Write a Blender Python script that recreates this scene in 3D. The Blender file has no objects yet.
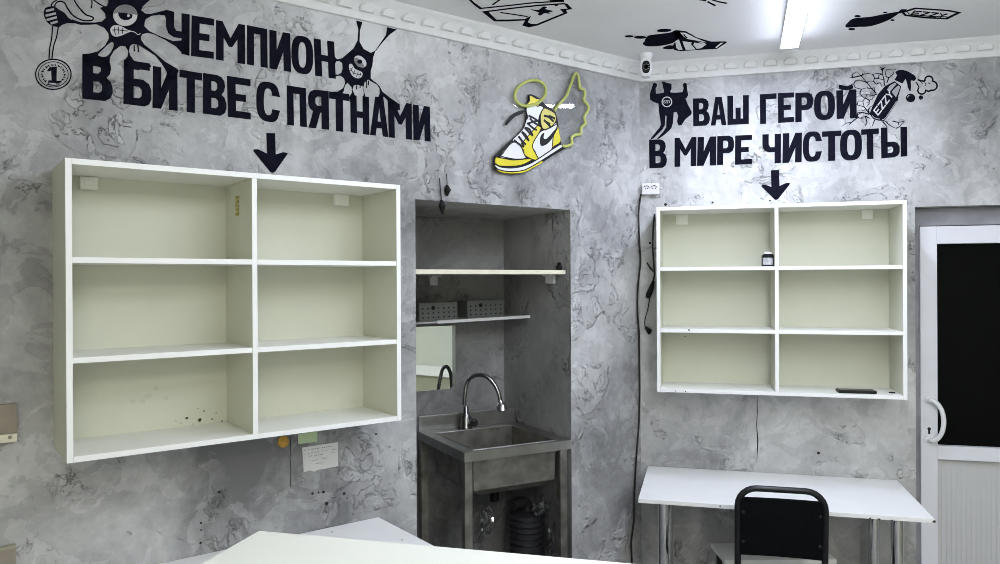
import bpy, bmesh, math, random
from math import sin, cos, pi, radians
from mathutils import Vector, Matrix
from mathutils.geometry import tessellate_polygon

# ------------------------------------------------------------------ camera, world, light, exposure
SC = bpy.context.scene
COL = SC.collection
EYE = 1.69
F_PX, PITCH, ROLL = 760.8, radians(-0.088), radians(-0.277)
_cr, _sr, _cp, _sp = cos(ROLL), sin(ROLL), cos(PITCH), sin(PITCH)
cam_d = bpy.data.cameras.new('camera')
cam_d.sensor_width = 36.0
cam_d.lens = F_PX * 36.0 / 1000.0
cam_d.clip_start = 0.05
cam = bpy.data.objects.new('camera', cam_d)
COL.objects.link(cam)
R_ = Vector((_cr, -_sp * _sr, _cp * _sr))
U_ = Vector((-_sr, -_sp * _cr, _cp * _cr))
F_ = Vector((0, _cp, _sp))
cam.matrix_world = Matrix(((R_.x, U_.x, -F_.x, 0), (R_.y, U_.y, -F_.y, 0), (R_.z, U_.z, -F_.z, EYE), (0, 0, 0, 1)))
SC.camera = cam

world = bpy.data.worlds.new('world')
SC.world = world
world.use_nodes = True
world.node_tree.nodes['Background'].inputs[0].default_value = (0.8, 0.85, 0.9, 1)
world.node_tree.nodes['Background'].inputs[1].default_value = 0.05

SC.view_settings.view_transform = 'Standard'
SC.view_settings.look = 'None'
SC.view_settings.exposure = 0.12
SC.view_settings.gamma = 1.0
SC.view_settings.use_curve_mapping = False
SC.cycles.use_denoising = True
SC.cycles.filter_width = 0.9
SC.cycles.max_bounces = 10
SC.cycles.diffuse_bounces = 6
SC.cycles.sample_clamp_indirect = 6.0

CEIL = EYE + 1.085
LAMP_E = 74.0


def ceiling_area(name, loc, sx, sy, rot, power, color):
    d = bpy.data.lights.new(name, 'AREA')
    d.shape = 'RECTANGLE'
    d.size, d.size_y = sx, sy
    d.energy = power
    d.color = color
    o = bpy.data.objects.new(name, d)
    o.location = loc
    o.rotation_euler = (0, 0, rot)
    COL.objects.link(o)
    return o


def ceiling_tube(name, x, y, rot, power, color, n=5, length=1.4):
    """a bare round tube: it throws light all round, so a short row of soft points along its length"""
    for k in range(n):
        t = (k / (n - 1) - 0.5) * length
        d = bpy.data.lights.new(name, 'POINT')
        d.energy = power / n
        d.color = color
        d.shadow_soft_size = 0.06
        o = bpy.data.objects.new(name, d)
        o.location = (x + sin(rot) * t, y + cos(rot) * t, CEIL - 0.20)
        COL.objects.link(o)


# the room's other ceiling tubes, behind and beside the viewpoint
ceiling_tube('ceiling_tube_near', 0.75, 1.15, radians(15), 46, (0.86, 0.91, 1.0))
ceiling_tube('ceiling_tube_side', 2.2, 0.6, radians(15), 17, (0.86, 0.91, 1.0))
ceiling_area('ceiling_tube_rear', (0.5, -1.6, CEIL - 0.06), 0.10, 1.5, -radians(15), 74, (1.0, 0.98, 0.84))

# ------------------------------------------------------------------ frames of reference


class Frame:
    """origin on the floor plan, u along, v out; z up. Meshes are built in (u, v, z)."""

    def __init__(self, ox, oy, u, v):
        self.o = Vector((ox, oy, 0))
        self.u = Vector((u[0], u[1], 0))
        self.v = Vector((v[0], v[1], 0))
        self.s = 1.0 if u[0] * v[1] - u[1] * v[0] > 0 else -1.0

    def P(self, u, v, z):
        return self.o + self.u * u + self.v * v + Vector((0, 0, z))

    def mat(self, u=0, v=0, z=0):
        p = self.P(u, v, z)
        y = self.v * self.s
        return Matrix(((self.u.x, y.x, 0, p.x), (self.u.y, y.y, 0, p.y), (0, 0, 1, p.z), (0, 0, 0, 1)))

    def sub(self, u, v, rot):
        """a frame turned by rot about z, its origin at (u, v)"""
        c, s = cos(rot), sin(rot)
        p = self.P(u, v, 0)
        a = self.u * c + self.v * s
        b = self.v * c - self.u * s
        return Frame(p.x, p.y, (a.x, a.y), (b.x, b.y))


AL, AB = radians(53.097), radians(14.941)
CX, CY = 0.7136, 3.8703
L = Frame(CX, CY, (-sin(AL), -cos(AL)), (cos(AL), -sin(AL)))     # left wall: u runs from the corner to the left
B = Frame(CX, CY, (cos(AB), -sin(AB)), (-sin(AB), -cos(AB)))     # back wall: u runs from the corner to the right
W = Frame(0, 0, (1, 0), (0, 1))                                  # the room's own axes


def ray(px, py):
    a, b = (px - 500) / F_PX, (282 - py) / F_PX
    x = a * _cr - b * _sr
    zz = a * _sr + b * _cr
    return Vector((x, _cp - _sp * zz, _sp + _cp * zz))


EYEP = Vector((0, 0, EYE))


def on_wall(fr, px, py, v=0.0):
    d = ray(px, py)
    t = (v - (EYEP - fr.o).dot(fr.v)) / d.dot(fr.v)
    p = EYEP + d * t
    return ((p - fr.o).dot(fr.u), p.z)


def on_level(z, px, py):
    d = ray(px, py)
    return EYEP + d * ((z - EYE) / d.z)


# ------------------------------------------------------------------ materials


def mat_new(name):
    m = bpy.data.materials.new(name)
    m.use_nodes = True
    nt = m.node_tree
    return m, nt, nt.nodes['Principled BSDF']


def plain(name, col, rough=0.5, metal=0.0, var=0.0, scale=12.0, bump=0.0, spec=None):
    m, nt, b = mat_new(name)
    b.inputs['Roughness'].default_value = rough
    b.inputs['Metallic'].default_value = metal
    if spec is not None:
        b.inputs['Specular IOR Level'].default_value = spec
    c = (col[0], col[1], col[2], 1)
    b.inputs['Base Color'].default_value = c
    tc = nt.nodes.new('ShaderNodeTexCoord')
    nz = nt.nodes.new('ShaderNodeTexNoise')
    nz.inputs['Scale'].default_value = scale
    nz.inputs['Detail'].default_value = 5
    nt.links.new(tc.outputs['Object'], nz.inputs['Vector'])
    if var > 0:
        rp = nt.nodes.new('ShaderNodeValToRGB')
        rp.color_ramp.elements[0].position = 0.3
        rp.color_ramp.elements[1].position = 0.7
        rp.color_ramp.elements[0].color = tuple(max(0, x * (1 - var)) for x in col) + (1,)
        rp.color_ramp.elements[1].color = tuple(min(1, x * (1 + var)) for x in col) + (1,)
        nt.links.new(nz.outputs['Fac'], rp.inputs['Fac'])
        nt.links.new(rp.outputs['Color'], b.inputs['Base Color'])
    if bump > 0:
        bp = nt.nodes.new('ShaderNodeBump')
        bp.inputs['Strength'].default_value = bump
        bp.inputs['Distance'].default_value = 0.002
        nt.links.new(nz.outputs['Fac'], bp.inputs['Height'])
        nt.links.new(bp.outputs['Normal'], b.inputs['Normal'])
    return m


def plaster(name, lo, hi, seed):
    """trowelled grey plaster: cloudy tone, ragged overlapping skins with thin dark lips"""
    m, nt, b = mat_new(name)
    N, K = nt.nodes.new, nt.links.new

    def math_(op, a, bb=None, cc=None):
        n = N('ShaderNodeMath')
        n.operation = op
        for i, x in enumerate((a, bb, cc)):
            if x is None:
                continue
            if isinstance(x, (int, float)):
                n.inputs[i].default_value = x
            else:
                K(x, n.inputs[i])
        return n.outputs[0]

    def noise(scale, detail, rough=0.5, dist=0.0, off=0.0, stretch=(1, 1, 1)):
        mp = N('ShaderNodeMapping')
        mp.inputs['Location'].default_value = (seed + off, seed * 0.7 - off, off * 1.3)
        mp.inputs['Scale'].default_value = stretch
        K(tc.outputs['Object'], mp.inputs['Vector'])
        n = N('ShaderNodeTexNoise')
        n.inputs['Scale'].default_value = scale
        n.inputs['Detail'].default_value = detail
        n.inputs['Roughness'].default_value = rough
        n.inputs['Distortion'].default_value = dist
        K(mp.outputs['Vector'], n.inputs['Vector'])
        return n.outputs['Fac']

    tc = N('ShaderNodeTexCoord')
    cloud = noise(2.6, 6, 0.62, 0.5, 0.0, (1, 1, 0.75))
    fine = noise(26, 5, 0.6, 0.3, 3.0)
    skin = noise(6.0, 8, 0.60, 1.1, 7.0)
    skin2 = noise(12, 5, 0.56, 1.0, 11.0)
    large = noise(0.9, 2, 0.5, 0.0, 40.1)  # offset picked to darken the left wall's dim end: shade put into the tone
    mask = noise(4.6, 4, 0.6, 0.4, 17.0)
    mk = N('ShaderNodeMapRange')
    mk.inputs['From Min'].default_value = 0.545
    mk.inputs['From Max'].default_value = 0.60
    K(mask, mk.inputs['Value'])

    def lip(src, level, w):
        d = math_('ABSOLUTE', math_('SUBTRACT', src, level))
        r = N('ShaderNodeMapRange')
        r.interpolation_type = 'SMOOTHSTEP'
        r.inputs['From Min'].default_value = 0.0
        r.inputs['From Max'].default_value = w
        r.inputs['To Min'].default_value = 1.0
        r.inputs['To Max'].default_value = 0.0
        K(d, r.inputs['Value'])
        return r.outputs[0]

    lines = math_('MULTIPLY', math_('MAXIMUM', lip(skin, 0.52, 0.005), lip(skin2, 0.57, 0.008)), mk.outputs[0])
    # tone
    t = math_('MULTIPLY_ADD', cloud, 0.66, math_('MULTIPLY_ADD', fine, 0.20, 0.075))
    st = N('ShaderNodeMapRange')
    st.interpolation_type = 'SMOOTHSTEP'
    st.inputs['From Min'].default_value = 0.515
    st.inputs['From Max'].default_value = 0.53
    K(skin, st.inputs['Value'])
    t = math_('MULTIPLY_ADD', st.outputs[0], 0.06, t)
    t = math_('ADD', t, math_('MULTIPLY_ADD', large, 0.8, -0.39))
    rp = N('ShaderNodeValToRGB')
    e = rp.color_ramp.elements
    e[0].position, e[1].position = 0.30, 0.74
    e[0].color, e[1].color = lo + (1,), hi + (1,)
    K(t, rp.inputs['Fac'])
    mx = N('ShaderNodeMix')
    mx.data_type = 'RGBA'
    mx.blend_type = 'MULTIPLY'
    mx.inputs['B'].default_value = (0.42, 0.42, 0.43, 1)
    K(math_('MULTIPLY', lines, 0.68), mx.inputs['Factor'])
    K(rp.outputs['Color'], mx.inputs['A'])
    K(mx.outputs['Result'], b.inputs['Base Color'])
    # relief
    stp = N('ShaderNodeMapRange')
    stp.interpolation_type = 'SMOOTHSTEP'
    stp.inputs['From Min'].default_value = 0.512
    stp.inputs['From Max'].default_value = 0.526
    K(skin, stp.inputs['Value'])
    st2 = N('ShaderNodeMapRange')
    st2.interpolation_type = 'SMOOTHSTEP'
    st2.inputs['From Min'].default_value = 0.555
    st2.inputs['From Max'].default_value = 0.585
    K(skin2, st2.inputs['Value'])
    ragged = math_('ADD', math_('MULTIPLY_ADD', skin2, 0.5, math_('MULTIPLY', st2.outputs[0], 0.5)), math_('MULTIPLY', stp.outputs[0], 0.5))
    h = math_('MULTIPLY', ragged, math_('MULTIPLY_ADD', mk.outputs[0], 0.92, 0.08))
    h = math_('MULTIPLY_ADD', fine, 0.12, h)
    h = math_('MULTIPLY_ADD', lines, 0.4, h)
    bp = N('ShaderNodeBump')
    bp.inputs['Strength'].default_value = 0.95
    bp.inputs['Distance'].default_value = 0.012
    K(h, bp.inputs['Height'])
    K(bp.outputs['Normal'], b.inputs['Normal'])
    b.inputs['Roughness'].default_value = 0.48
    b.inputs['Specular IOR Level'].default_value = 0.4
    return m


def emitter(name, col, strength):
    m, nt, b = mat_new(name)
    b.inputs['Base Color'].default_value = (0.9, 0.9, 0.9, 1)
    b.inputs['Emission Color'].default_value = col + (1,)
    b.inputs['Emission Strength'].default_value = strength
    return m


def clear(name, tint, gloss=0.12, rough=0.03):
    m, nt, b = mat_new(name)
    nt.nodes.remove(b)
    out = nt.nodes['Material Output']
    t = nt.nodes.new('ShaderNodeBsdfTransparent')
    t.inputs[0].default_value = tint + (1,)
    g = nt.nodes.new('ShaderNodeBsdfGlossy')
    g.inputs['Roughness'].default_value = rough
    lw = nt.nodes.new('ShaderNodeLayerWeight')
    lw.inputs['Blend'].default_value = 0.5
    fr = nt.nodes.new('ShaderNodeMath')
    fr.operation = 'POWER'
    fr.inputs[1].default_value = 5.0
    nt.links.new(lw.outputs['Facing'], fr.inputs[0])
    ad = nt.nodes.new('ShaderNodeMath')
    ad.operation = 'ADD'
    ad.inputs[1].default_value = gloss
    nt.links.new(fr.outputs[0], ad.inputs[0])
    mx = nt.nodes.new('ShaderNodeMixShader')
    nt.links.new(ad.outputs[0], mx.inputs[0])
    nt.links.new(t.outputs[0], mx.inputs[1])
    nt.links.new(g.outputs[0], mx.inputs[2])
    nt.links.new(mx.outputs[0], out.inputs[0])
    return m


M = dict(
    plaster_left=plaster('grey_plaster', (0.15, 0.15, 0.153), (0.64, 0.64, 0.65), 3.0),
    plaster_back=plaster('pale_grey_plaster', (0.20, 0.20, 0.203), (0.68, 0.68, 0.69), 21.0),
    plaster_left_shaded=plaster('shaded_grey_plaster', (0.09, 0.09, 0.091), (0.36, 0.36, 0.362), 9.0),  # left wall's plaster again, darkened to carry the recess's shade
    ceiling=plain('ceiling_paint', (0.85, 0.85, 0.85), 0.8, var=0.02, scale=3),
    cornice=plain('cornice_paint', (0.76, 0.76, 0.755), 0.6, var=0.03, scale=30),
    pale_wall=plain('pale_green_wall', (0.74, 0.76, 0.70), 0.8, var=0.03, scale=4),
    floor=plain('floor_tile', (0.30, 0.29, 0.27), 0.35, var=0.15, scale=6),
    laminate=plain('cream_laminate', (0.62, 0.625, 0.52), 0.42, var=0.02, scale=7),
    shelf_white=plain('shelf_laminate', (0.80, 0.80, 0.76), 0.42, var=0.02, scale=7),
    edging=plain('white_edging', (0.88, 0.88, 0.88), 0.4),
    hanger=plain('cream_plastic', (0.86, 0.86, 0.80), 0.35),
    white_top=plain('white_laminate', (0.84, 0.84, 0.84), 0.38, var=0.015, scale=9),
    counter=plain('counter_laminate', (0.84, 0.845, 0.78), 0.42, var=0.01, scale=5),
    paint=plain('black_wall_paint', (0.0085, 0.009, 0.016), 0.9, var=0.3, scale=40, bump=0.3, spec=0.0),
    paint_white=plain('white_wall_paint', (0.55, 0.55, 0.56), 0.6, var=0.06, scale=40),
    paint_grey=plain('grey_wall_paint', (0.17, 0.17, 0.175), 0.6, var=0.1, scale=40),
    paint_wall=plain('pale_grey_wall_paint', (0.33, 0.33, 0.345), 0.6, var=0.1, scale=20),
    paint_ceiling=plain('ceiling_white_paint', (0.85, 0.85, 0.85), 0.7),
    black=plain('black_plastic', (0.009, 0.009, 0.010), 0.4, spec=0.2),
    cable=plain('black_cable', (0.010, 0.010, 0.012), 0.5),
    black_metal=plain('black_painted_tube', (0.008, 0.009, 0.011), 0.35, spec=0.3),
    fabric=plain('black_fabric', (0.0045, 0.005, 0.006), 0.95, var=0.2, scale=120, bump=0.2, spec=0.05),
    white_plastic=plain('white_plastic', (0.78, 0.78, 0.80), 0.35),
    pvc=plain('white_pvc', (0.76, 0.76, 0.82), 0.3, var=0.02, scale=6),
    pvc_panel=plain('ribbed_pvc', (0.56, 0.56, 0.57), 0.4, var=0.02, scale=6),
    dark_glass=plain('dark_glass', (0.003, 0.003, 0.0035), 0.06, spec=0.06),
    steel=plain('brushed_steel', (0.36, 0.355, 0.34), 0.38, 1.0, var=0.16, scale=9),
    worn_steel=plain('stained_steel', (0.25, 0.24, 0.22), 0.5, 0.9, var=0.35, scale=16),
    chrome=plain('chrome', (0.72, 0.72, 0.74), 0.12, 1.0),
    dark_chrome=plain('dull_dark_chrome', (0.26, 0.26, 0.26), 0.25, 1.0),
    mirror=plain('mirror_glass', (0.86, 0.90, 0.86), 0.02, 1.0),
    mirror_edge=plain('mirror_edge', (0.45, 0.47, 0.46), 0.2, 0.8),
    pale_wood=plain('pale_wood_edge', (0.74, 0.70, 0.57), 0.55, var=0.06, scale=18),
    board=plain('brown_fibreboard', (0.30, 0.26, 0.215), 0.75, var=0.12, scale=14),
    shelf_glass=plain('frosted_shelf', (0.52, 0.53, 0.53), 0.3),
    crate=plain('grey_plastic_basket', (0.16, 0.172, 0.166), 0.5, var=0.1, scale=20),
    hole=plain('black_hole', (0.006, 0.006, 0.006), 0.8),
    paper=plain('white_paper', (0.62, 0.62, 0.61), 0.8, var=0.03, scale=20),
    green_paper=plain('green_paper', (0.50, 0.62, 0.37), 0.8, var=0.03, scale=20),
    ink=plain('grey_ink', (0.16, 0.16, 0.19), 0.8),
    orange=plain('orange_wax', (0.48, 0.27, 0.03), 0.5, var=0.25, scale=60),
    gold=plain('gold_sticker', (0.45, 0.37, 0.04), 0.5, var=0.3, scale=80),
    yellow=plain('yellow_print', (0.70, 0.60, 0.015), 0.35),
    dull_yellow=plain('dull_yellow_print', (0.62, 0.55, 0.12), 0.4),
    print_white=plain('white_print', (0.74, 0.74, 0.76), 0.35),
    neon=plain('lime_neon_tube', (0.46, 0.50, 0.13), 0.3),
    acrylic=clear('clear_acrylic', (0.97, 0.97, 0.97), 0.045, 0.03),
    film=clear('clear_film', (0.72, 0.73, 0.74), 0.16, 0.14),
    rubber=plain('black_ribbed_rubber', (0.022, 0.022, 0.026), 0.38),
    label_paper=plain('grey_label', (0.42, 0.43, 0.45), 0.6, var=0.3, scale=90),
    olive=plain('olive_front', (0.33, 0.335, 0.25), 0.6),
    lamp=emitter('led_diffuser', (0.75, 0.815, 1.0), LAMP_E),
)

# ------------------------------------------------------------------ mesh builder


class MB:
    def __init__(self):
        self.v, self.f, self.fm = [], [], []
        self.mi = 0

    def add(self, vs, fs, mi=None):
        n = len(self.v)
        self.v += [tuple(p) for p in vs]
        for q in fs:
            self.f.append(tuple(i + n for i in q))
            self.fm.append(self.mi if mi is None else mi)

    def box(self, x0, x1, y0, y1, z0, z1, bev=0.0, front=None):
        """front: material index of the +y (room side) face"""
        if x0 > x1: x0, x1 = x1, x0
        if y0 > y1: y0, y1 = y1, y0
        if z0 > z1: z0, z1 = z1, z0
        if bev <= 0:
            vs = [(x, y, z) for x in (x0, x1) for y in (y0, y1) for z in (z0, z1)]
            fs = [(0, 1, 3, 2), (4, 6, 7, 5), (0, 4, 5, 1), (2, 3, 7, 6), (0, 2, 6, 4), (1, 5, 7, 3)]
            self.add(vs, fs)
            if front is not None:
                self.fm[-3] = front
            return
        bm = bmesh.new()
        bmesh.ops.create_cube(bm, size=1)
        for v in bm.verts:
            v.co = Vector(((x0 + x1) / 2 + v.co.x * (x1 - x0), (y0 + y1) / 2 + v.co.y * (y1 - y0), (z0 + z1) / 2 + v.co.z * (z1 - z0)))
        bmesh.ops.bevel(bm, geom=bm.edges[:], offset=bev, segments=2, profile=0.6, affect='EDGES')
        self.bm(bm)

    def bm(self, bm, mi=None):
        bm.verts.index_update()
        self.add([v.co[:] for v in bm.verts], [[v.index for v in f.verts] for f in bm.faces], mi)
        bm.free()

    def prism(self, poly, z0, z1, holes=()):
        """poly in (x, y), extruded along z"""
        self._extr([poly] + list(holes), lambda a, b, c: (a, b, c), z0, z1)

    def plate(self, poly, v0, v1, holes=(), mi=None):
        """poly in (u, z), extruded along v"""
        self._extr([poly] + list(holes), lambda a, b, c: (a, c, b), v0, v1, mi)

    def xprism(self, poly, x0, x1):
        """poly in (y, z), extruded along x"""
        self._extr([poly], lambda a, b, c: (c, a, b), x0, x1)

    def _extr(self, loops, mp, z0, z1, mi=None):
        flat = [p for lp in loops for p in lp]
        tris = tessellate_polygon([[Vector((p[0], p[1], 0)) for p in lp] for lp in loops])
        n = len(flat)
        vs = [mp(p[0], p[1], z0) for p in flat] + [mp(p[0], p[1], z1) for p in flat]
        fs = [(a, b, c) for a, b, c in tris] + [(c + n, b + n, a + n) for a, b, c in tris]
        k = 0
        for lp in loops:
            m = len(lp)
            for i in range(m):
                j = (i + 1) % m
                fs.append((k + i, k + j, k + j + n, k + i + n))
            k += m
        self.add(vs, fs, mi)

    def tube(self, path, r, seg=10, closed=False, caps=True):
        path = [Vector(p) for p in path]
        n = len(path)
        rs = r if isinstance(r, (list, tuple)) else [r] * n
        rings = []
        prev = None
        for i, p in enumerate(path):
            if closed:
                t = path[(i + 1) % n] - path[i - 1]
            else:
                t = path[min(i + 1, n - 1)] - path[max(i - 1, 0)]
            t.normalize()
            if prev is None:
                a = Vector((0, 0, 1)) if abs(t.z) < 0.9 else Vector((1, 0, 0))
                x = t.cross(a).normalized()
            else:
                x = (prev - t * prev.dot(t)).normalized()
            prev = x
            y = t.cross(x)
            rings.append([p + (x * cos(2 * pi * k / seg) + y * sin(2 * pi * k / seg)) * rs[i] for k in range(seg)])
        vs = [q for rg in rings for q in rg]
        fs = []
        m = n if closed else n - 1
        for i in range(m):
            j = (i + 1) % n
            for k in range(seg):
                l = (k + 1) % seg
                fs.append((i * seg + k, i * seg + l, j * seg + l, j * seg + k))
        if caps and not closed:
            fs.append(tuple(range(seg))[::-1])
            fs.append(tuple((n - 1) * seg + k for k in range(seg)))
        self.add(vs, fs)

    def lathe(self, prof, c=(0, 0, 0), seg=20, axis='z'):
        """prof: (r, h) pairs from one end to the other"""
        vs, fs = [], []
        for r, h in prof:
            for k in range(seg):
                a = 2 * pi * k / seg
                p = (r * cos(a), r * sin(a), h)
                if axis == 'y': p = (p[0], p[2], p[1])
                if axis == 'x': p = (p[2], p[0], p[1])
                vs.append((p[0] + c[0], p[1] + c[1], p[2] + c[2]))
        n = len(prof)
        for i in range(n - 1):
            for k in range(seg):
                l = (k + 1) % seg
                fs.append((i * seg + k, i * seg + l, (i + 1) * seg + l, (i + 1) * seg + k))
        fs.append(tuple(range(seg))[::-1])
        fs.append(tuple((n - 1) * seg + k for k in range(seg)))
        self.add(vs, fs)

    def build(self, name, mats, parent=None, frame=None, o=(0, 0, 0), smooth=False, s=None):
        fr = frame or W
        s = (parent['_s'] if parent is not None and '_s' in parent.keys() else fr.s) if s is None else s
        me = bpy.data.meshes.new(name)
        me.from_pydata([(x, y * s, z) for x, y, z in self.v], [], self.f)
        if not isinstance(mats, (list, tuple)):
            mats = [mats]
        for m in mats:
            me.materials.append(m)
        for p, i in zip(me.polygons, self.fm):
            p.material_index = i
        bm = bmesh.new()
        bm.from_mesh(me)
        bmesh.ops.recalc_face_normals(bm, faces=bm.faces[:])
        bm.to_mesh(me)
        bm.free()
        if smooth:
            for p in me.polygons:
                p.use_smooth = True
            try:
                me.set_sharp_from_angle(angle=radians(40))
            except Exception:
                pass
        ob = bpy.data.objects.new(name, me)
        COL.objects.link(ob)
        if parent is not None:
            ob.parent = parent
        else:
            ob.matrix_world = fr.mat(*o)
        return ob


def thing(name, label, cat, fr=W, o=(0, 0, 0), group=None):
    e = bpy.data.objects.new(name, None)
    e.empty_display_size = 0.1
    COL.objects.link(e)
    e.matrix_world = fr.mat(*o)
    e['_s'] = fr.s
    return tag(e, label, cat, group)


def tag(ob, label, cat, group=None):
    ob['label'] = label
    ob['category'] = cat
    if group:
        ob['group'] = group
    return ob


def structure(ob, label=None):
    ob['kind'] = 'structure'
    if label:
        ob['label'] = label
    return ob


def smooth_loop(pts, n=5):
    """closed Catmull-Rom"""
    out = []
    m = len(pts)
    for i in range(m):
        p0, p1, p2, p3 = (Vector(pts[(i + k - 1) % m]) for k in range(4))
        for j in range(n):
            t = j / n
            q = 0.5 * ((2 * p1) + (p2 - p0) * t + (2 * p0 - 5 * p1 + 4 * p2 - p3) * t * t + (3 * p1 - p0 - 3 * p2 + p3) * t ** 3)
            out.append(tuple(q))
    return out


def smooth_path(pts, n=6):
    out = []
    m = len(pts)
    for i in range(m - 1):
        p0, p1, p2, p3 = (Vector(pts[min(max(i + k - 1, 0), m - 1)]) for k in range(4))
        for j in range(n):
            t = j / n
            q = 0.5 * ((2 * p1) + (p2 - p0) * t + (2 * p0 - 5 * p1 + 4 * p2 - p3) * t * t + (3 * p1 - p0 - 3 * p2 + p3) * t ** 3)
            out.append(tuple(q))
    out.append(tuple(pts[-1]))
    return out


def ell(cx, cy, rx, ry, rot=0.0, n=28, a0=0.0, a1=2 * pi):
    full = abs(a1 - a0 - 2 * pi) < 1e-6
    k = n if full else n + 1
    c, s = cos(rot), sin(rot)
    out = []
    for i in range(k):
        a = a0 + (a1 - a0) * i / n
        x, y = rx * cos(a), ry * sin(a)
        out.append((cx + x * c - y * s, cy + x * s + y * c))
    return out


def stroke(pts, w):
    """outline of a polyline of width w (2D), w may be a list"""
    n = len(pts)
    ws = w if isinstance(w, (list, tuple)) else [w] * n
    a, b = [], []
    for i in range(n):
        p = Vector(pts[i])
        t = Vector(pts[min(i + 1, n - 1)]) - Vector(pts[max(i - 1, 0)])
        if t.length < 1e-9:
            t = Vector((1, 0))
        t.normalize()
        nn = Vector((-t.y, t.x)) * ws[i] * 0.5
        a.append(tuple(p + nn))
        b.append(tuple(p - nn))
    return a + b[::-1]


class Paint:
    """flat painted shapes on a wall (or the ceiling), traced in the photograph's frame and laid on the surface"""

    def __init__(self, fr, u0, z0, sx=1.0, ox=0.0, oy=0.0, ceiling=False):
        self.fr, self.u0, self.z0 = fr, u0, z0
        self.sx, self.ox, self.oy = sx, ox, oy
        self.ceil = ceiling
        self.mb = MB()

    def px(self, p):
        return (self.ox + p[0] / self.sx, self.oy + p[1] / self.sx)

    def uz(self, p):
        x, y = self.px(p)
        if self.ceil:
            q = on_level(CEIL, x, y)
            return (q.x - self.u0, q.y - self.z0)
        u, z = on_wall(self.fr, x, y)
        return (u - self.u0, z - self.z0)

    def poly(self, pts, holes=(), layer=0, mi=0):
        t0, t1 = (0.0003, 0.0016) if layer == 0 else (0.0010 + 0.0002 * layer, 0.0016 + 0.0006 * layer)
        P = [self.uz(p) for p in pts]
        H = [[self.uz(p) for p in h] for h in holes]
        if self.ceil:
            self.mb.mi = mi
            self.mb.prism(P, -t1, -t0, H)
        else:
            self.mb.plate(P, t0, t1, H, mi)

    def line(self, pts, w, layer=0, mi=0, smooth=True):
        if smooth and len(pts) > 2:
            pts = smooth_path(pts, 5)
        self.poly(stroke(pts, w), layer=layer, mi=mi)

    def disc(self, cx, cy, rx, ry=None, layer=0, mi=0, rot=0.0):
        self.poly(ell(cx, cy, rx, ry or rx, rot), layer=layer, mi=mi)

    def ring(self, cx, cy, rx, ry, w, layer=0, mi=0, rot=0.0):
        self.poly(ell(cx, cy, rx + w / 2, ry + w / 2, rot, 40), [ell(cx, cy, rx - w / 2, ry - w / 2, rot, 40)], layer, mi)

    def done(self, name, mats, parent):
        return self.mb.build(name, mats, parent)


# ------------------------------------------------------------------ room
NU0, NU1, NU0B, ND = 0.476, 1.319, 0.390, 0.635
NROT = radians(-9.0)
NDL = ND + (1.319 - 0.390) * math.tan(-NROT)
NF = L.sub(NU0B, -ND, NROT)        # the recess's back wall: u along it, v out of it
NZ = EYE + 0.332
WT = 0.9
mb = MB()
mb.prism([(-0.4, 0), (NU0, 0), (NU0B, -ND), (NU0B, -WT), (-0.4, -WT)], 0, CEIL)
mb.prism([(NU1, 0), (4.6, 0), (4.6, -WT), (NU1, -WT)], 0, CEIL)
mb.prism([(NU0B, -ND), (NU1, -NDL), (NU1, -WT), (NU0B, -WT)], 0, CEIL)
mb.prism([(NU0, 0), (NU1, 0), (NU1, -NDL), (NU0B, -ND)], NZ, CEIL)
# same plaster inside the recess, its shade put in as a darker copy
wl = mb.build('wall_left', [M['plaster_left'], M['plaster_left_shaded']], frame=L)
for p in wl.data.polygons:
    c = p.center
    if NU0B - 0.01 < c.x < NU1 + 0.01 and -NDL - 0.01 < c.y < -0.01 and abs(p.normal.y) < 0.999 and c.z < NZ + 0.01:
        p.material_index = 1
structure(wl)

DU0, DU1, DZ = 1.264, 2.30, EYE + 0.335
DREC = 0.085
mb = MB()
mb.box(-0.4, DU0, -0.25, 0, 0, CEIL)
mb.box(DU1, 3.0, -0.25, 0, 0, CEIL)
mb.box(DU0, DU1, -0.25, 0, DZ, CEIL)
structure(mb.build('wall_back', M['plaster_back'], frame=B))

pL = L.P(4.5, 0, 0)
pB = B.P(2.9, 0, 0)
X0, X1, Y0 = pL.x, pB.x, -2.6
mb = MB(); mb.box(X0 - 0.15, X0, Y0 - 0.15, pL.y + 0.02, 0, CEIL); structure(mb.build('wall_side', M['pale_wall']))
mb = MB(); mb.box(X1, X1 + 0.15, Y0 - 0.15, pB.y + 0.02, 0, CEIL); structure(mb.build('wall_right', plain('grey_green_wall', (0.50, 0.52, 0.46), 0.8, var=0.03, scale=4)))
mb = MB(); mb.box(X0 - 0.15, X1 + 0.15, Y0 - 0.15, Y0, 0, CEIL); structure(mb.build('wall_rear', M['pale_wall']))
mb = MB(); mb.box(X0 - 0.6, X1 + 0.6, Y0 - 0.4, 5.4, -0.1, 0); structure(mb.build('floor', M['floor']))
mb = MB(); mb.box(X0 - 0.6, X1 + 0.6, Y0 - 0.4, 5.4, CEIL, CEIL + 0.12); structure(mb.build('ceiling', M['ceiling']))

# cornice: a moulded strip with a row of scalloped blocks
CB = EYE + 1.0054


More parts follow.
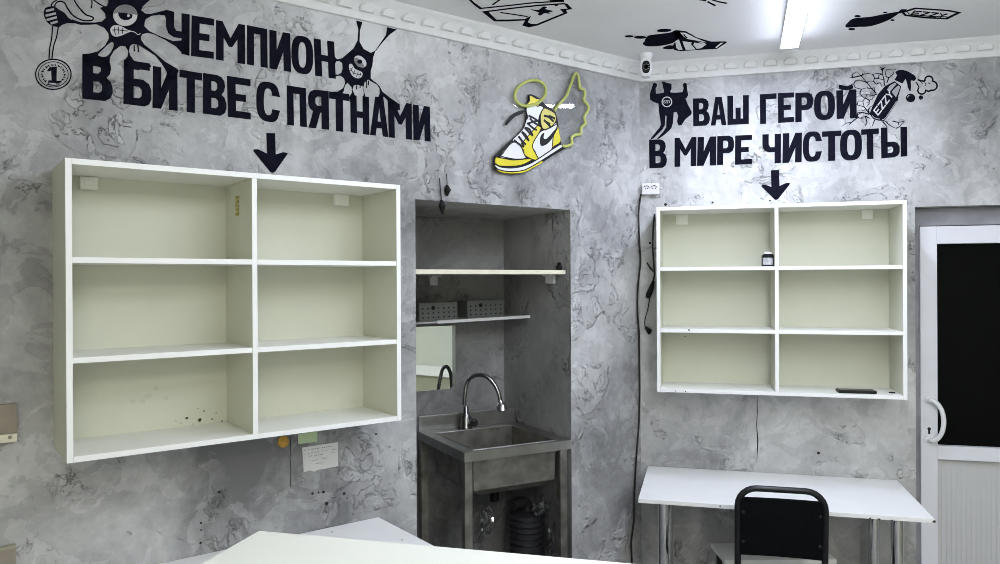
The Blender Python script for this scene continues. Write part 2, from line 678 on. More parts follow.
def cornice(name, fr, ulen, miter):
    h = CEIL - CB
    prof = [(0, 0), (0.015, 0), (0.018, 0.004), (0.019, 0.024), (0.023, 0.030), (0.030, 0.042), (0.038, 0.052), (0.047, 0.060), (0.058, 0.067), (0.066, 0.074), (0.070, h), (0, h)]
    mb = MB()
    n = len(prof)
    # mitred at the corner: each profile point starts where the two runs meet
    vs = [(v * miter, v, z) for v, z in prof] + [(ulen, v, z) for v, z in prof]
    fs = [(i, (i + 1) % n, (i + 1) % n + n, i + n) for i in range(n)] + [tuple(range(n))[::-1], tuple(range(n, 2 * n))]
    mb.add(vs, fs)
    pitch = 0.092
    k = int((ulen - 0.1) / pitch)
    for i in range(k):
        u = 0.075 + i * pitch
        pts = [(u - 0.030, 0.027), (u + 0.030, 0.027), (u + 0.032, 0.040), (u + 0.027, 0.050), (u + 0.014, 0.056), (u - 0.014, 0.056), (u - 0.027, 0.050), (u - 0.032, 0.040)]
        bmx = bmesh.new()
        a = [bmx.verts.new((x, 0.014 + 0.5 * z, z)) for x, z in pts]
        b = [bmx.verts.new((u + (x - u) * 0.80, 0.0235 + 0.5 * z, 0.037 + (z - 0.037) * 0.80)) for x, z in pts]
        m = len(pts)
        bmx.faces.new(b)
        for j in range(m):
            bmx.faces.new((a[j], a[(j + 1) % m], b[(j + 1) % m], b[j]))
        mb.bm(bmx)
    return structure(mb.build(name, M['cornice'], frame=fr, o=(0, 0, CB), smooth=True))


MIT = 1 / math.tan(math.acos(L.u.dot(B.u)) / 2)
cornice('trim_left', L, 4.4, MIT)
cornice('trim_back', B, 2.85, MIT)

# ------------------------------------------------------------------ door in the back wall
FV = -DREC
door = thing('door_1', 'white plastic door with a dark glass pane and ribbed lower panel', 'door', B, (DU0, FV, 0))
structure(door)
del door['category']
fx0 = 0.036
ftop = EYE + 0.247
xl = 0.109                      # inner edge of the stile
xr = 0.90
zt, zm1, zm0 = EYE + 0.164, EYE - 0.786, EYE - 0.850
mb = MB(); mb.box(0.002, fx0, -0.10, 0.004, 0, DZ - 0.002); mb.box(fx0, DU1 - DU0 - 0.002, -0.10, 0.004, ftop + 0.004, DZ - 0.002)
mb.build('filler_strip', plain('grey_filler', (0.30, 0.30, 0.33), 0.8, var=0.2, scale=8), door)
mb = MB()
mb.box(fx0, xl, -0.05, 0.022, 0.005, ftop, 0.004)
mb.build('stile', M['pvc'], door)
mb = MB(); mb.box(xr, xr + 0.076, -0.05, 0.022, 0.005, ftop, 0.004); mb.build('stile', M['pvc'], door)
mb = MB(); mb.box(xl, xr, -0.05, 0.020, zt, ftop - 0.0005, 0.003); mb.build('top_rail', M['pvc'], door)
mb = MB(); mb.box(xl, xr, -0.05, 0.020, zm0, zm1, 0.003); mb.build('middle_rail', M['pvc'], door)
mb = MB(); mb.box(xl, xr, -0.05, 0.020, 0.005, 0.12, 0.003); mb.build('bottom_rail', M['pvc'], door)
mb = MB(); mb.box(xl, xr, -0.03, -0.012, zm1, zt); mb.build('glass_pane', M['dark_glass'], door)
mb = MB()
n = 38
for i in range(n):
    a, b2 = xl + (xr - xl) * i / n, xl + (xr - xl) * (i + 1) / n
    mb.box(a + 0.0002, b2 - 0.0002, -0.03, -0.006, 0.12, zm0, 0.0008)
mb.box(xl, xr, -0.03, -0.009, 0.12, zm0)
pn = mb.build('lower_panel', M['pvc_panel'], door)
hu0, hz0 = on_wall(B, 928, 400, FV + 0.03)
hu1, hz1 = on_wall(B, 931, 440, FV + 0.03)
hu = (hu0 + hu1) / 2 - DU0
mb = MB()
hm, hr = (hz0 + hz1) / 2, (hz0 - hz1) / 2
path = [(hu, 0.022, hz0), (hu, 0.040, hz0)] + [(hu + 0.004 + 0.046 * cos(t), 0.046 + 0.022 * cos(t), hm + hr * sin(t)) for t in [radians(85 - k * 10) for k in range(18)]] + [(hu, 0.040, hz1), (hu, 0.022, hz1)]
mb.tube(path, 0.0105, 12)
for z in (hz0, hz1):
    mb.lathe([(0.019, 0.0), (0.019, 0.008), (0.014, 0.012)], (hu, 0.020, z), 16, 'y')
mb.build('pull_handle', M['white_plastic'], door, smooth=True)
ku, kz = on_wall(B, 929, 430, FV + 0.02)
mb = MB()
mb.lathe([(0.0075, 0), (0.0075, 0.002)], (ku - DU0, 0.0215, kz + 0.006), 14, 'y')
mb.box(ku - DU0 - 0.0045, ku - DU0 + 0.0045, 0.0215, 0.0235, kz - 0.018, kz + 0.004)
mb.build('keyhole', M['hole'], door)
# threshold fills the opening behind the door
mb = MB(); mb.box(0.002, DU1 - DU0 - 0.002, -0.13, -0.10, 0, DZ - 0.002); mb.build('door_backing', M['hole'], door)

# ------------------------------------------------------------------ ceiling tube lamp
a0, a1 = on_level(CEIL - 0.05, 781, 49), on_level(CEIL - 0.05, 798, 48)
b0, b1 = on_level(CEIL - 0.05, 788.5, 0), on_level(CEIL - 0.05, 811, 0)
near, far = (a0 + a1) / 2, (b0 + b1) / 2
dv = (far - near).normalized()
LF = Frame(near.x, near.y, (dv.y, -dv.x), (dv.x, dv.y))
lamp = thing('ceiling_lamp', 'long white lit tube lamp on the ceiling near the back wall', 'lamp', LF, (0, 0, CEIL))
LLEN, LW = 1.5, 0.037
mb = MB(); mb.box(-LW, LW, 0.010, LLEN - 0.010, -0.043, 0, 0.003); mb.build('housing', M['white_plastic'], lamp)
prof = [(-LW, -0.0435), (-LW * 0.97, -0.046), (-LW * 0.9, -0.048), (-LW * 0.6, -0.0505), (-LW * 0.3, -0.051), (LW * 0.3, -0.051), (LW * 0.6, -0.0505), (LW * 0.9, -0.048), (LW * 0.97, -0.046), (LW, -0.0435)]
mb = MB()
n = len(prof)
y0_, y1_ = 0.01, LLEN - 0.01
mb.add([(x, y0_, z) for x, z in prof] + [(x, y1_, z) for x, z in prof], [(i, i + 1, i + 1 + n, i + n) for i in range(n - 1)] + [(n - 1, 0, n, 2 * n - 1)] + [tuple(range(n)), tuple(range(n, 2 * n))])
mb.build('diffuser', M['lamp'], lamp)
for y in (0.0, LLEN - 0.0105):
    mb = MB(); mb.box(-LW - 0.001, LW + 0.001, y, y + 0.0095, -0.052, -0.001, 0.003); mb.build('end_cap', M['white_plastic'], lamp)

# ------------------------------------------------------------------ wall cabinets


def cabinet(name, label, fr, u0, u1, z0, z1, dep, ud, shelves, hangers, t=0.016):
    """open shelf unit: u0..u1, z0..z1 on the wall, divider centre ud, shelf undersides per column"""
    c = thing(name, label, 'shelf cabinet', fr, (u0, 0, z0), 'open white wall cabinets')
    w, h = u1 - u0, z1 - z0
    mats = [M['laminate'], M['edging']]
    g = 0.0006

    def panel(nm, x0, x1, ya, yb, za, zb):
        mb = MB(); mb.box(x0, x1, ya, yb, za, zb, front=1)
        flat = zb - za < 0.05
        return mb.build(nm, [M['shelf_white'], M['edging']] if flat else mats, c)
    panel('side_panel', 0, t, 0.0, dep, 0, h)
    panel('side_panel', w - t, w, 0.0, dep, 0, h)
    panel('top_panel', t + g, w - t - g, 0.0, dep - g, h - t, h)
    panel('bottom_panel', t + g, w - t - g, 0.0, dep - g, 0, t)
    d = ud - u0
    panel('divider', d - t / 2, d + t / 2, 0.006, dep - 2 * g, t + g, h - t - g)
    for z in shelves:
        zz = z - z0
        panel('shelf', t + g, d - t / 2 - g, 0.006, dep - 0.002, zz, zz + t)
        panel('shelf', d + t / 2 + g, w - t - g, 0.006, dep - 0.002, zz, zz + t)
    mb = MB(); mb.box(t, w - t, 0.001, 0.0055, t, h - t); mb.build('back_panel', M['laminate'], c)
    for (pa, pb, qa, qb) in hangers:
        ua, zb_ = on_wall(fr, pa, qa, 0.028)
        ub, za_ = on_wall(fr, pb, qb, 0.028)
        mb = MB()
        x0, x1 = sorted((ua - u0, ub - u0))
        mb.box(x0, x1, 0.006, 0.028, za_ - z0, min(zb_ - z0, h - t - g), 0.003)
        mb.box(x0 + 0.012, x1 - 0.012, 0.026, 0.031, za_ - z0 + 0.012, min(zb_ - z0, h - t - g) - 0.01, 0.002)
        mb.build('hanger_cover', M['hanger'], c)
    return c


ZL0, ZL1 = EYE - 0.4978, EYE + 0.3451
LU0, LU1, LD = 1.5424, 2.5928, 0.2732
cabL = cabinet('wall_cabinet', 'larger open white six-bay wall cabinet beside the sink niche', L, LU0, LU1, ZL0, ZL1, LD, 2.068,
               (EYE - 0.2235, EYE + 0.0555), ((80, 98, 176, 190), (335, 349, 193, 206)))
ZR0, ZR1 = EYE - 0.5272, EYE + 0.3434
RU0, RU1, RD = 0.0971, 1.1671, 0.2639
cabR = cabinet('wall_cabinet', 'open white six-bay wall cabinet above the desk, under the ВАШ ГЕРОЙ slogan', B, RU0, RU1, ZR0, ZR1, RD, 0.632,
               (EYE - 0.2465, EYE + 0.0440), ((676, 688, 213, 224.5), (862, 873, 208.5, 219)))

# gold lettered sticker on the divider, chips and stains on the boards
mb = MB()
xd = 2.068 - LU0 + 0.0092
rnd = random.Random(5)
for i in range(5):
    for j in range(2):
        y = 0.115 + j * 0.020 + rnd.uniform(-0.002, 0.002)
        z = (ZL1 - ZL0) - 0.066 - i * 0.0135
        mb.box(xd, xd + 0.0006, y, y + rnd.uniform(0.012, 0.018), z - rnd.uniform(0.003, 0.006), z + rnd.uniform(0.003, 0.006))
st = mb.build('sticker', M['gold'], cabL); st['label'] = 'small gold lettered sticker'


def speck(parent, fr, spots, v, u0, z0, mat, nm):
    for (x, y, r) in spots:
        mb = MB()
        u, z = on_wall(fr, x, y, v)
        pts = [(u - u0 + r * rnd.uniform(0.6, 1.2) * cos(a), z - z0 + r * rnd.uniform(0.5, 1.1) * sin(a)) for a in [k * pi / 4 for k in range(8)]]
        mb.plate(pts, v, v + 0.0006)
        mb.build(nm, mat, parent)


stain = plain('dark_stain', (0.06, 0.055, 0.04), 0.8)
speck(cabL, L, [(187, 418, .006), (200, 420, .007), (204, 411, .003), (198, 408.5, .002), (212, 419, .003), (216, 413, .0025), (222, 421, .003), (176, 421, .002), (226, 423, .002), (193, 424, .002), (181, 423, .0025)], 0.0055, LU0, ZL0, stain, 'chip_stain')
speck(cabR, B, [(689, 330, .005), (685, 336.5, .003)], RD, RU0, ZR0, stain, 'chip_stain')
speck(cabR, B, [(675.5, 391, .003), (685.5, 391.3, .003)], RD, RU0, ZR0, stain, 'chip_stain')
sm = plain('grey_smudge', (0.56, 0.565, 0.47), 0.8)
speck(cabL, L, [(148, 396, .014), (156, 388, .010), (143, 401, .010), (133, 401, .008), (166, 398, .008)], 0.0050, LU0, ZL0, sm, 'smudge')

# ------------------------------------------------------------------ things on the back cabinet
ju, jz = on_wall(B, 768, 266, 0.19)
jar = thing('jar', 'small black jar with a pale label on the upper shelf of the back cabinet', 'jar', B, (ju, 0.19, EYE + 0.044 + 0.0165))
mb = MB(); mb.lathe([(0.026, 0), (0.0285, 0.003), (0.0285, 0.050), (0.020, 0.058)], seg=24); mb.build('body', M['black'], jar, smooth=True)
mb = MB(); mb.lathe([(0.0185, 0.0582), (0.0185, 0.059), (0.0185, 0.066), (0.016, 0.068)], seg=24); mb.build('lid', M['white_plastic'], jar, smooth=True)
mb = MB()
for k in range(9):
    a = radians(48 + k * 11)
    b2 = radians(48 + k * 11 + 11)
    r = 0.0289
    mb.add([(r * cos(a), r * sin(a), 0.008), (r * cos(b2), r * sin(b2), 0.008), (r * cos(b2), r * sin(b2), 0.040), (r * cos(a), r * sin(a), 0.040)], [(0, 1, 2, 3)])
mb.build('paper_label', M['label_paper'], jar)

p0 = on_level(ZR0 + 0.0165, 836, 392)
p1 = on_level(ZR0 + 0.0165, 876, 393)
mid = (p0 + p1) / 2
PF = B.sub((mid - B.o).dot(B.u), (mid - B.o).dot(B.v), radians(-3))
ph = thing('phone', 'black phone lying on the bottom shelf of the back cabinet', 'phone', PF, (0, 0, ZR0 + 0.0165))
mb = MB(); mb.box(-0.080, 0.080, -0.034, 0.034, 0.0, 0.013, 0.005); mb.build('case', M['black'], ph)
mb = MB(); mb.box(-0.074, 0.074, -0.029, 0.029, 0.0131, 0.0138); mb.build('screen', M['dark_glass'], ph)
pq = on_level(ZR0 + 0.0165, 892, 393)
CF = B.sub((pq - B.o).dot(B.u), (pq - B.o).dot(B.v), 0)
cl = MB(); cl.lathe([(0.013, 0), (0.014, 0.002), (0.013, 0.004), (0.007, 0.0055)], seg=18)
tag(cl.build('bottle_cap', M['black'], frame=CF, o=(0, 0, ZR0 + 0.0165), smooth=True), 'tiny flat black cap right of the phone on the cabinet', 'cap')

# ------------------------------------------------------------------ socket, cables
su0, sz1 = on_wall(B, 640, 183.5, 0.03)
su1, sz0 = on_wall(B, 659, 194, 0.03)
su0 = max(su0, 0.012)
sk = thing('wall_socket', 'white double power socket in the corner above the cable', 'socket', B, (su0, 0, sz0))
w_, h_ = su1 - su0, sz1 - sz0
mb = MB(); mb.box(0, w_, 0, 0.034, 0, h_, 0.004); mb.build('socket_box', M['white_plastic'], sk)
for cx_ in (w_ * 0.28, w_ * 0.72):
    mb = MB(); mb.lathe([(0.019, 0.0345), (0.019, 0.0365), (0.016, 0.0365), (0.015, 0.0352)], (cx_, 0, h_ * 0.5), 20, 'y'); mb.build('outlet', M['white_plastic'], sk)
    mb = MB()
    for dx in (-0.006, 0.006):
        mb.lathe([(0.0026, 0.0353), (0.0026, 0.0358)], (cx_ + dx, 0, h_ * 0.5), 10, 'y')
    mb.tube([(cx_ + 0.015 * cos(a), 0.0372, h_ * 0.5 + 0.015 * sin(a)) for a in [radians(20 + k * 28) for k in range(6)]], 0.0014, 6)
    mb.build('pin_hole', M['hole'], sk)


def wall_path(fr, pts, v, off=(0, 0)):
    return [(on_wall(fr, x, y, v)[0] - off[0], v, on_wall(fr, x, y, v)[1] - off[1]) for x, y in pts]


mb = MB()
cp = [(641, 194), (638.5, 215), (639.5, 245), (640.5, 262), (638, 285), (637.5, 310), (639, 335), (639.5, 370), (639.5, 400), (638.5, 430), (636.2, 460), (634.5, 495), (634, 520), (631.5, 540), (631.8, 560), (632, 580)]
pth = smooth_path(wall_path(L, cp, 0.018), 5)
last = pth[-1]
pth += [(last[0], 0.018, 0.3), (last[0], 0.018, 0.012)]
mb.tube(pth, 0.0046, 8)
tag(mb.build('power_cable', M['cable'], frame=L, smooth=True), 'long black cable running down the room corner from the double socket', 'cable')

cd = thing('hanging_cable', 'black cord with two plugs hanging left of the back cabinet', 'cord', B, (0, 0, 0))
mb = MB(); mb.tube(smooth_path(wall_path(B, [(654.6, 214), (653.4, 225), (652.6, 245), (653.6, 262), (654.4, 275), (652.5, 283)], 0.012), 5), 0.0042, 8)
mb.tube(smooth_path(wall_path(B, [(655, 273), (650.5, 268), (646.8, 262.5)], 0.014), 4), 0.0036, 8)
mb.build('cord_line', M['cable'], cd, smooth=True)
mb = MB()
pp = wall_path(B, [(653.5, 281), (651.5, 288), (649, 294), (647.6, 298)], 0.016)
mb.tube(pp, [0.007, 0.013, 0.015, 0.011], 10); mb.build('plug', M['black'], cd, smooth=True)
mb = MB(); mb.tube(smooth_path(wall_path(B, [(650, 296), (648, 308), (645, 320), (645.2, 326), (648, 330)], 0.012), 5), 0.0025, 8); mb.build('thin_lead', M['cable'], cd, smooth=True)
mb = MB(); pp = wall_path(B, [(645.5, 327), (648.5, 330.5), (651.5, 331.5)], 0.016); mb.tube(pp, [0.006, 0.013, 0.009], 8)
pp = wall_path(B, [(648, 330), (649.5, 334)], 0.016); mb.tube(pp, [0.010, 0.008], 8); mb.build('plug', M['black'], cd, smooth=True)

# wire over the niche
wv = thing('dangling_wire', 'thin wire with two black clips hanging over the niche edge', 'wire', L, (0, 0, 0))
mb = MB(); mb.tube(smooth_path(wall_path(L, [(439.5, 178), (440.5, 190), (441.5, 200)], 0.006), 4), 0.0022, 6)
mb.tube(smooth_path(wall_path(L, [(446.5, 174), (447, 180), (447.2, 188)], 0.006), 4), 0.0018, 6); mb.build('wire_line', M['cable'], wv)
for pts in ([(447, 185), (447.5, 190), (447, 196)], [(441.5, 200), (442, 206), (442.5, 214)]):
    mb = MB(); mb.tube(wall_path(L, pts, 0.010), [0.005, 0.015, 0.004], 8); mb.build('clip', M['black'], wv)

# ------------------------------------------------------------------ notes and marks on the left wall
nu0, nz1 = on_wall(L, 302, 447, 0)
nu1, nz0 = on_wall(L, 338, 468, 0)
note = thing('paper_note', 'white torn paper note with handwriting below the larger cabinet', 'note', L, (nu1, 0, nz0))
mb = MB()
pts = [on_wall(L, x, y) for x, y in [(302, 447.5), (337.6, 442), (338, 466), (332, 467), (325, 468.6), (318, 469.5), (314, 471.6), (310, 470.3), (303.5, 472)]]
n = len(pts)
P2 = [(u - nu1, z - nz0) for u, z in pts]
mb.plate(P2, 0.001, 0.003); mb.build('sheet', M['paper'], note)
mb = MB()
for row, (x0, x1, y0, y1) in enumerate([(304, 336, 450.5, 445.5), (304, 336, 454, 449), (307, 334, 456.5, 452.5), (312, 327, 460.5, 458), (314, 324, 464, 462.5)]):
    k = int((x1 - x0) / 1.7)
    for i in range(k):
        if rnd.random() < 0.25: continue
        xa = x0 + (x1 - x0) * i / k
        ya = y0 + (y1 - y0) * i / k
        a = on_wall(L, xa, ya); b2 = on_wall(L, xa + 1.1, ya - 0.5 + rnd.uniform(-.6, .9))
        mb.plate(stroke([(a[0] - nu1, a[1] - nz0), (b2[0] - nu1, b2[1] - nz0)], 0.0022), 0.003, 0.0034)
mb.build('handwriting', M['ink'], note)
mb = MB()
mb.plate([on_wall(L, x, y) for x, y in [(298, 434), (317, 431.2), (317, 441.5), (298.2, 444)]], 0.0005, 0.0022)
tag(mb.build('sticky_note', M['green_paper'], frame=L), 'pale green sticky note just above the white note', 'note')
mb = MB()
c = on_wall(L, 282.8, 441.5)
r = 0.021
mb.lathe([(r * 0.96, 0), (r, 0.003), (r * 0.97, 0.009), (r * 0.7, 0.012)], (c[0], 0, c[1]), 22, 'y')
tag(mb.build('round_magnet', M['orange'], frame=L, smooth=True), 'orange round blob stuck on the wall under the cabinet', 'sticker')

# cracks, scrapes and screw holes in the plaster
wm = MB()
crack = [(290, 437), (290.6, 447), (290, 458), (290.8, 470), (290.3, 487)]
wm.plate(stroke([on_wall(L, x, y) for x, y in crack], 0.0022), 0.0, 0.0008)
for x, y, r in [(219, 492, .005), (326.5, 503.5, .007), (312.5, 493.5, .005), (318.5, 492.5, .004), (323.5, 492, .006), (344, 493.5, .006), (347, 498, .003), (376, 434, .004), (201, 523, .004), (201, 530, .003), (200.5, 543, .004), (326, 512, .003), (332, 532, .0035)]:
    u, z = on_wall(L, x, y)
    wm.plate(ell(u, z, r, r * 0.9, 0, 10), 0, 0.0008)
o = wm.build('plaster_crack', M['hole'], wl)
o.matrix_parent_inverse = Matrix()
wm = MB()
crack = [(757, 396), (757.3, 412), (756.6, 425), (757.8, 441), (757, 459)]
wm.plate(stroke([on_wall(B, x, y) for x, y in crack], [0.003, 0.004, 0.0035, 0.006, 0.002]), 0.0, 0.0008)
for x, y, r in [(665.5, 204.5, .007), (712.5, 202.5, .005), (770, 200.5, .004), (818.5, 453, .007), (650, 243, .006)]:
    u, z = on_wall(B, x, y)
    wm.plate(ell(u, z, r, r, 0, 10), 0, 0.0008)
wm.build('plaster_crack', M['hole'], bpy.data.objects['wall_back'], s=B.s)

# ------------------------------------------------------------------ painted lettering


def sup(cx, cy, rx, ry, e, n=36, a0=0.0, a1=2 * pi):
    out = []
    full = abs(a1 - a0 - 2 * pi) < 1e-6
    for i in range(n if full else n + 1):
        a = a0 + (a1 - a0) * i / n
        c, s = cos(a), sin(a)
        out.append((cx + rx * math.copysign(abs(c) ** (2 / e), c), cy + ry * math.copysign(abs(s) ** (2 / e), s)))
    return out


def c_shape():
    outer = sup(0.5, 0.5, 0.5, 0.5, 2.8, 44, radians(38), radians(322))
    inner = sup(0.5, 0.5, 0.19, 0.335, 2.6, 36, radians(30), radians(330))
    o = [p for p in outer]
    o[0] = (1.0, 0.67); o[-1] = (1.0, 0.33)
    i = inner[::-1]
    i[0] = (0.66, 0.33); i[-1] = (0.66, 0.67)
    return o + i


GL = {
    'Е': [([(0, 0), (1, 0), (1, .17), (.36, .17), (.36, .41), (.8, .41), (.8, .58), (.36, .58), (.36, .83), (1, .83), (1, 1), (0, 1)], [])],
    'П': [([(0, 0), (1, 0), (1, 1), (.66, 1), (.66, .18), (.34, .18), (.34, 1), (0, 1)], [])],
    'Н': [([(0, 0), (.34, 0), (.34, .41), (.66, .41), (.66, 0), (1, 0), (1, 1), (.66, 1), (.66, .58), (.34, .58), (.34, 1), (0, 1)], [])],
    'Т': [([(0, 0), (1, 0), (1, .18), (.68, .18), (.68, 1), (.32, 1), (.32, .18), (0, .18)], [])],
    'Г': [([(0, 0), (1, 0), (1, .18), (.36, .18), (.36, 1), (0, 1)], [])],
    'И': [([(0, 0), (.34, 0), (.34, .5), (.66, 0), (1, 0), (1, 1), (.66, 1), (.66, .5), (.34, 1), (0, 1)], [])],
    'М': [([(0, 0), (.22, 0), (.5, .40), (.78, 0), (1, 0), (1, 1), (.74, 1), (.74, .40), (.56, .62), (.44, .62), (.26, .40), (.26, 1), (0, 1)], [])],
    'Ш': [([(0, 0), (.27, 0), (.27, .80), (.38, .80), (.38, .42), (.62, .42), (.62, .80), (.73, .80), (.73, 0), (1, 0), (1, 1), (0, 1)], [])],
    'А': [([(.28, 0), (.72, 0), (1, 1), (.70, 1), (.64, .80), (.36, .80), (.30, 1), (0, 1)], [[(.5, .26), (.59, .63), (.41, .63)]])],
    'О': [(sup(.5, .5, .5, .5, 2.7), [sup(.5, .5, .18, .335, 2.6)])],
    'С': [(c_shape(), [])],
    'В': [([(0, 0), (.6, 0), (.8, .04), (.92, .13), (.95, .26), (.9, .39), (.8, .47), (.93, .55), (1, .68), (1, .80), (.93, .92), (.75, 1), (0, 1)],
           [[(.36, .17), (.52, .17), (.61, .22), (.61, .34), (.52, .40), (.36, .40)], [(.36, .58), (.55, .58), (.65, .64), (.65, .77), (.55, .83), (.36, .83)]])],
    'Б': [([(0, 0), (.95, 0), (.95, .17), (.36, .17), (.36, .4), (.7, .4), (.92, .48), (1, .62), (1, .82), (.92, .94), (.75, 1), (0, 1)], [[(.36, .57), (.56, .57), (.65, .63), (.65, .77), (.56, .83), (.36, .83)]])],
    'Р': [([(0, 0), (.7, 0), (.92, .07), (1, .2), (1, .4), (.92, .53), (.72, .6), (.36, .6), (.36, 1), (0, 1)], [[(.36, .17), (.56, .17), (.65, .23), (.65, .37), (.56, .43), (.36, .43)]])],
    'Я': [([(1, 0), (.3, 0), (.08, .07), (0, .2), (0, .38), (.08, .5), (.24, .56), (0, 1), (.36, 1), (.58, .58), (.64, .58), (.64, 1), (1, 1)], [[(.64, .17), (.44, .17), (.35, .23), (.35, .35), (.44, .41), (.64, .41)]])],
    'Ч': [([(0, 0), (.34, 0), (.34, .36), (.43, .45), (.66, .45), (.66, 0), (1, 0), (1, 1), (.66, 1), (.66, .62), (.32, .62), (.1, .55), (0, .4)], [])],
    'Ы': [([(0, 0), (.25, 0), (.25, .48), (.5, .48), (.64, .54), (.71, .66), (.71, .85), (.64, .95), (.5, 1), (0, 1)], [[(.25, .64), (.4, .64), (.46, .69), (.46, .79), (.4, .84), (.25, .84)]]), ([(.75, 0), (1, 0), (1, 1), (.75, 1)], [])],
}
GL['Й'] = GL['И'] + [([(.14, -.20), (.30, -.17), (.52, -.13), (.70, -.16), (.80, -.20), (.86, -.04), (.70, .0), (.50, .01), (.28, -.01), (.12, -.06)], [])]


def slogan(fr, label, words):
    first = words[0][0][1]
    u0, z0 = on_wall(fr, *first)
    s = thing('painted_slogan', label, 'wall lettering', fr, (u0, 0, z0))
    for wd in words:
        P = Paint(fr, u0, z0)
        for (ch, tl, tr, bl, br) in wd:
            def q(p):
                x, y = p
                return tuple((1 - x) * (1 - y) * tl[i] + x * (1 - y) * tr[i] + (1 - x) * y * bl[i] + x * y * br[i] for i in (0, 1))
            for outer, holes in GL[ch]:
                P.poly([q(p) for p in outer], [[q(p) for p in h] for h in holes])
        P.done('word_lettering', M['paint'], s)
    return s


slogan(L, 'black two-line painted slogan with ЧЕМПИОН on the left wall over the larger cabinet', [
    [('Ч', (166, 11), (189.6, 14.5), (166, 51), (189.4, 55.5)), ('Е', (191.6, 15.4), (214, 19), (191, 56), (213.6, 58.8)), ('М', (216, 20.2), (244.8, 25), (216, 59.6), (245, 64.2)),
     ('П', (247, 25.2), (267, 29.2), (247, 64.4), (267.6, 68)), ('И', (269.4, 29.8), (290, 33.6), (269.4, 68.4), (291, 72)), ('О', (291.4, 34.2), (313, 38), (291.4, 71.8), (313, 76)), ('Н', (313.6, 38.4), (334, 41.8), (315.2, 75.6), (335.6, 78.8))],
    [('В', (82.3, 53.9), (112.6, 58), (82.3, 98.6), (112.6, 102))],
    [('Б', (123.9, 59.4), (151, 63.7), (123.4, 103.8), (151.5, 107.4)), ('И', (153, 66), (177.3, 70), (152.4, 107.8), (177.5, 110.9)), ('Т', (179.5, 69.6), (202, 73.4), (179.5, 110.9), (202, 114)),
     ('В', (203, 73), (226, 76.5), (202.8, 113.5), (226.5, 116.6)), ('Е', (226.8, 75.8), (250.4, 79.4), (228, 116.8), (250.6, 119.6))],
    [('С', (256.3, 80), (280, 84), (256.3, 119.5), (280, 124))],
    [('П', (286.7, 85.4), (305.7, 88.3), (287.2, 124.8), (306.8, 127.3)), ('Я', (308, 89), (328.5, 91.2), (308.5, 127.5), (329, 129.8)), ('Т', (328.9, 91.5), (349.2, 94.2), (329.5, 130), (349.5, 132.8)), ('Н', (350.1, 95), (368.8, 97), (350.7, 132.4), (369.3, 135)),
     ('А', (370, 96), (388.3, 98.2), (370, 134.9), (388.3, 137.2)), ('М', (387.8, 98.8), (411.5, 104.2), (388.7, 137.3), (411.9, 139.8)), ('И', (412.8, 104.6), (429.6, 106.8), (413.4, 139.8), (430.5, 141.6))],
])
slogan(B, 'black two-line painted slogan with ВАШ ГЕРОЙ on the wall over the desk cabinet', [
    [('В', (692.9, 98.6), (709.5, 98), (693.3, 126.2), (710, 125.4)), ('А', (711.2, 97.3), (725.8, 96.7), (710.8, 125.6), (726.4, 125)), ('Ш', (727.3, 95.9), (748.8, 95.1), (727.5, 125), (748.8, 123.9))],
    [('Г', (759.8, 94.4), (776.5, 93.3), (760.2, 124), (776.5, 123.2)), ('Е', (777.9, 93.2), (794, 92.4), (778.2, 123), (794, 121.9)), ('Р', (795.3, 93), (813, 92.2), (795.3, 122.2), (813, 121.2)), ('О', (814, 91.3), (834.9, 90.3), (814, 120.5), (834.9, 119.5)), ('Й', (836.2, 90.6), (856.3, 89.3), (836.8, 119), (856.7, 118))],
    [('В', (649.1, 139.8), (666.6, 139.2), (649.4, 168.3), (666.9, 167.6))],
    [('М', (674.7, 138), (696.4, 137), (674.6, 166.9), (696.4, 165.9)), ('И', (697.7, 137.2), (716.3, 136.4), (697, 165.9), (716.3, 165.4)), ('Р', (717.3, 136.2), (734, 135.4), (717, 165), (734, 164.5)), ('Е', (735.2, 135.6), (752, 134.9), (735, 164.8), (752.3, 163.8))],
    [('Ч', (762.4, 134.5), (781, 133.7), (762.4, 163.4), (780.8, 163.2)), ('И', (782.9, 133.4), (801.9, 132.6), (782.4, 163), (801.6, 162.2)), ('С', (802.9, 132), (822, 131), (802.9, 162.2), (822, 161.2)), ('Т', (822, 131.6), (841.3, 130.5), (822, 161.2), (841.3, 160.4)),
     ('О', (840, 130.3), (861.9, 129.2), (840, 161), (861.9, 159.8)), ('Т', (861.1, 129.6), (878.7, 128.3), (861.5, 159.4), (879, 158.5)), ('Ы', (880.8, 127.8), (906.9, 126.7), (881.3, 158.4), (907.2, 156.2))],
])


def painting(name, label, cat, fr, ref, sx, ox, oy, ceiling=False, group=None):
    P = Paint(fr, 0, 0, sx, ox, oy, ceiling)
    if ceiling:
        q = on_level(CEIL, *P.px(ref))
        P.u0, P.z0 = q.x, q.y
        t = thing(name, label, cat, W, (q.x, q.y, CEIL), group)
    else:
        u, z = P.uz(ref)
        P.u0, P.z0 = u, z
        t = thing(name, label, cat, fr, (u, 0, z), group)
    return P, t


PM = [M['paint'], M['paint_white'], M['paint_grey'], M['paint_wall']]

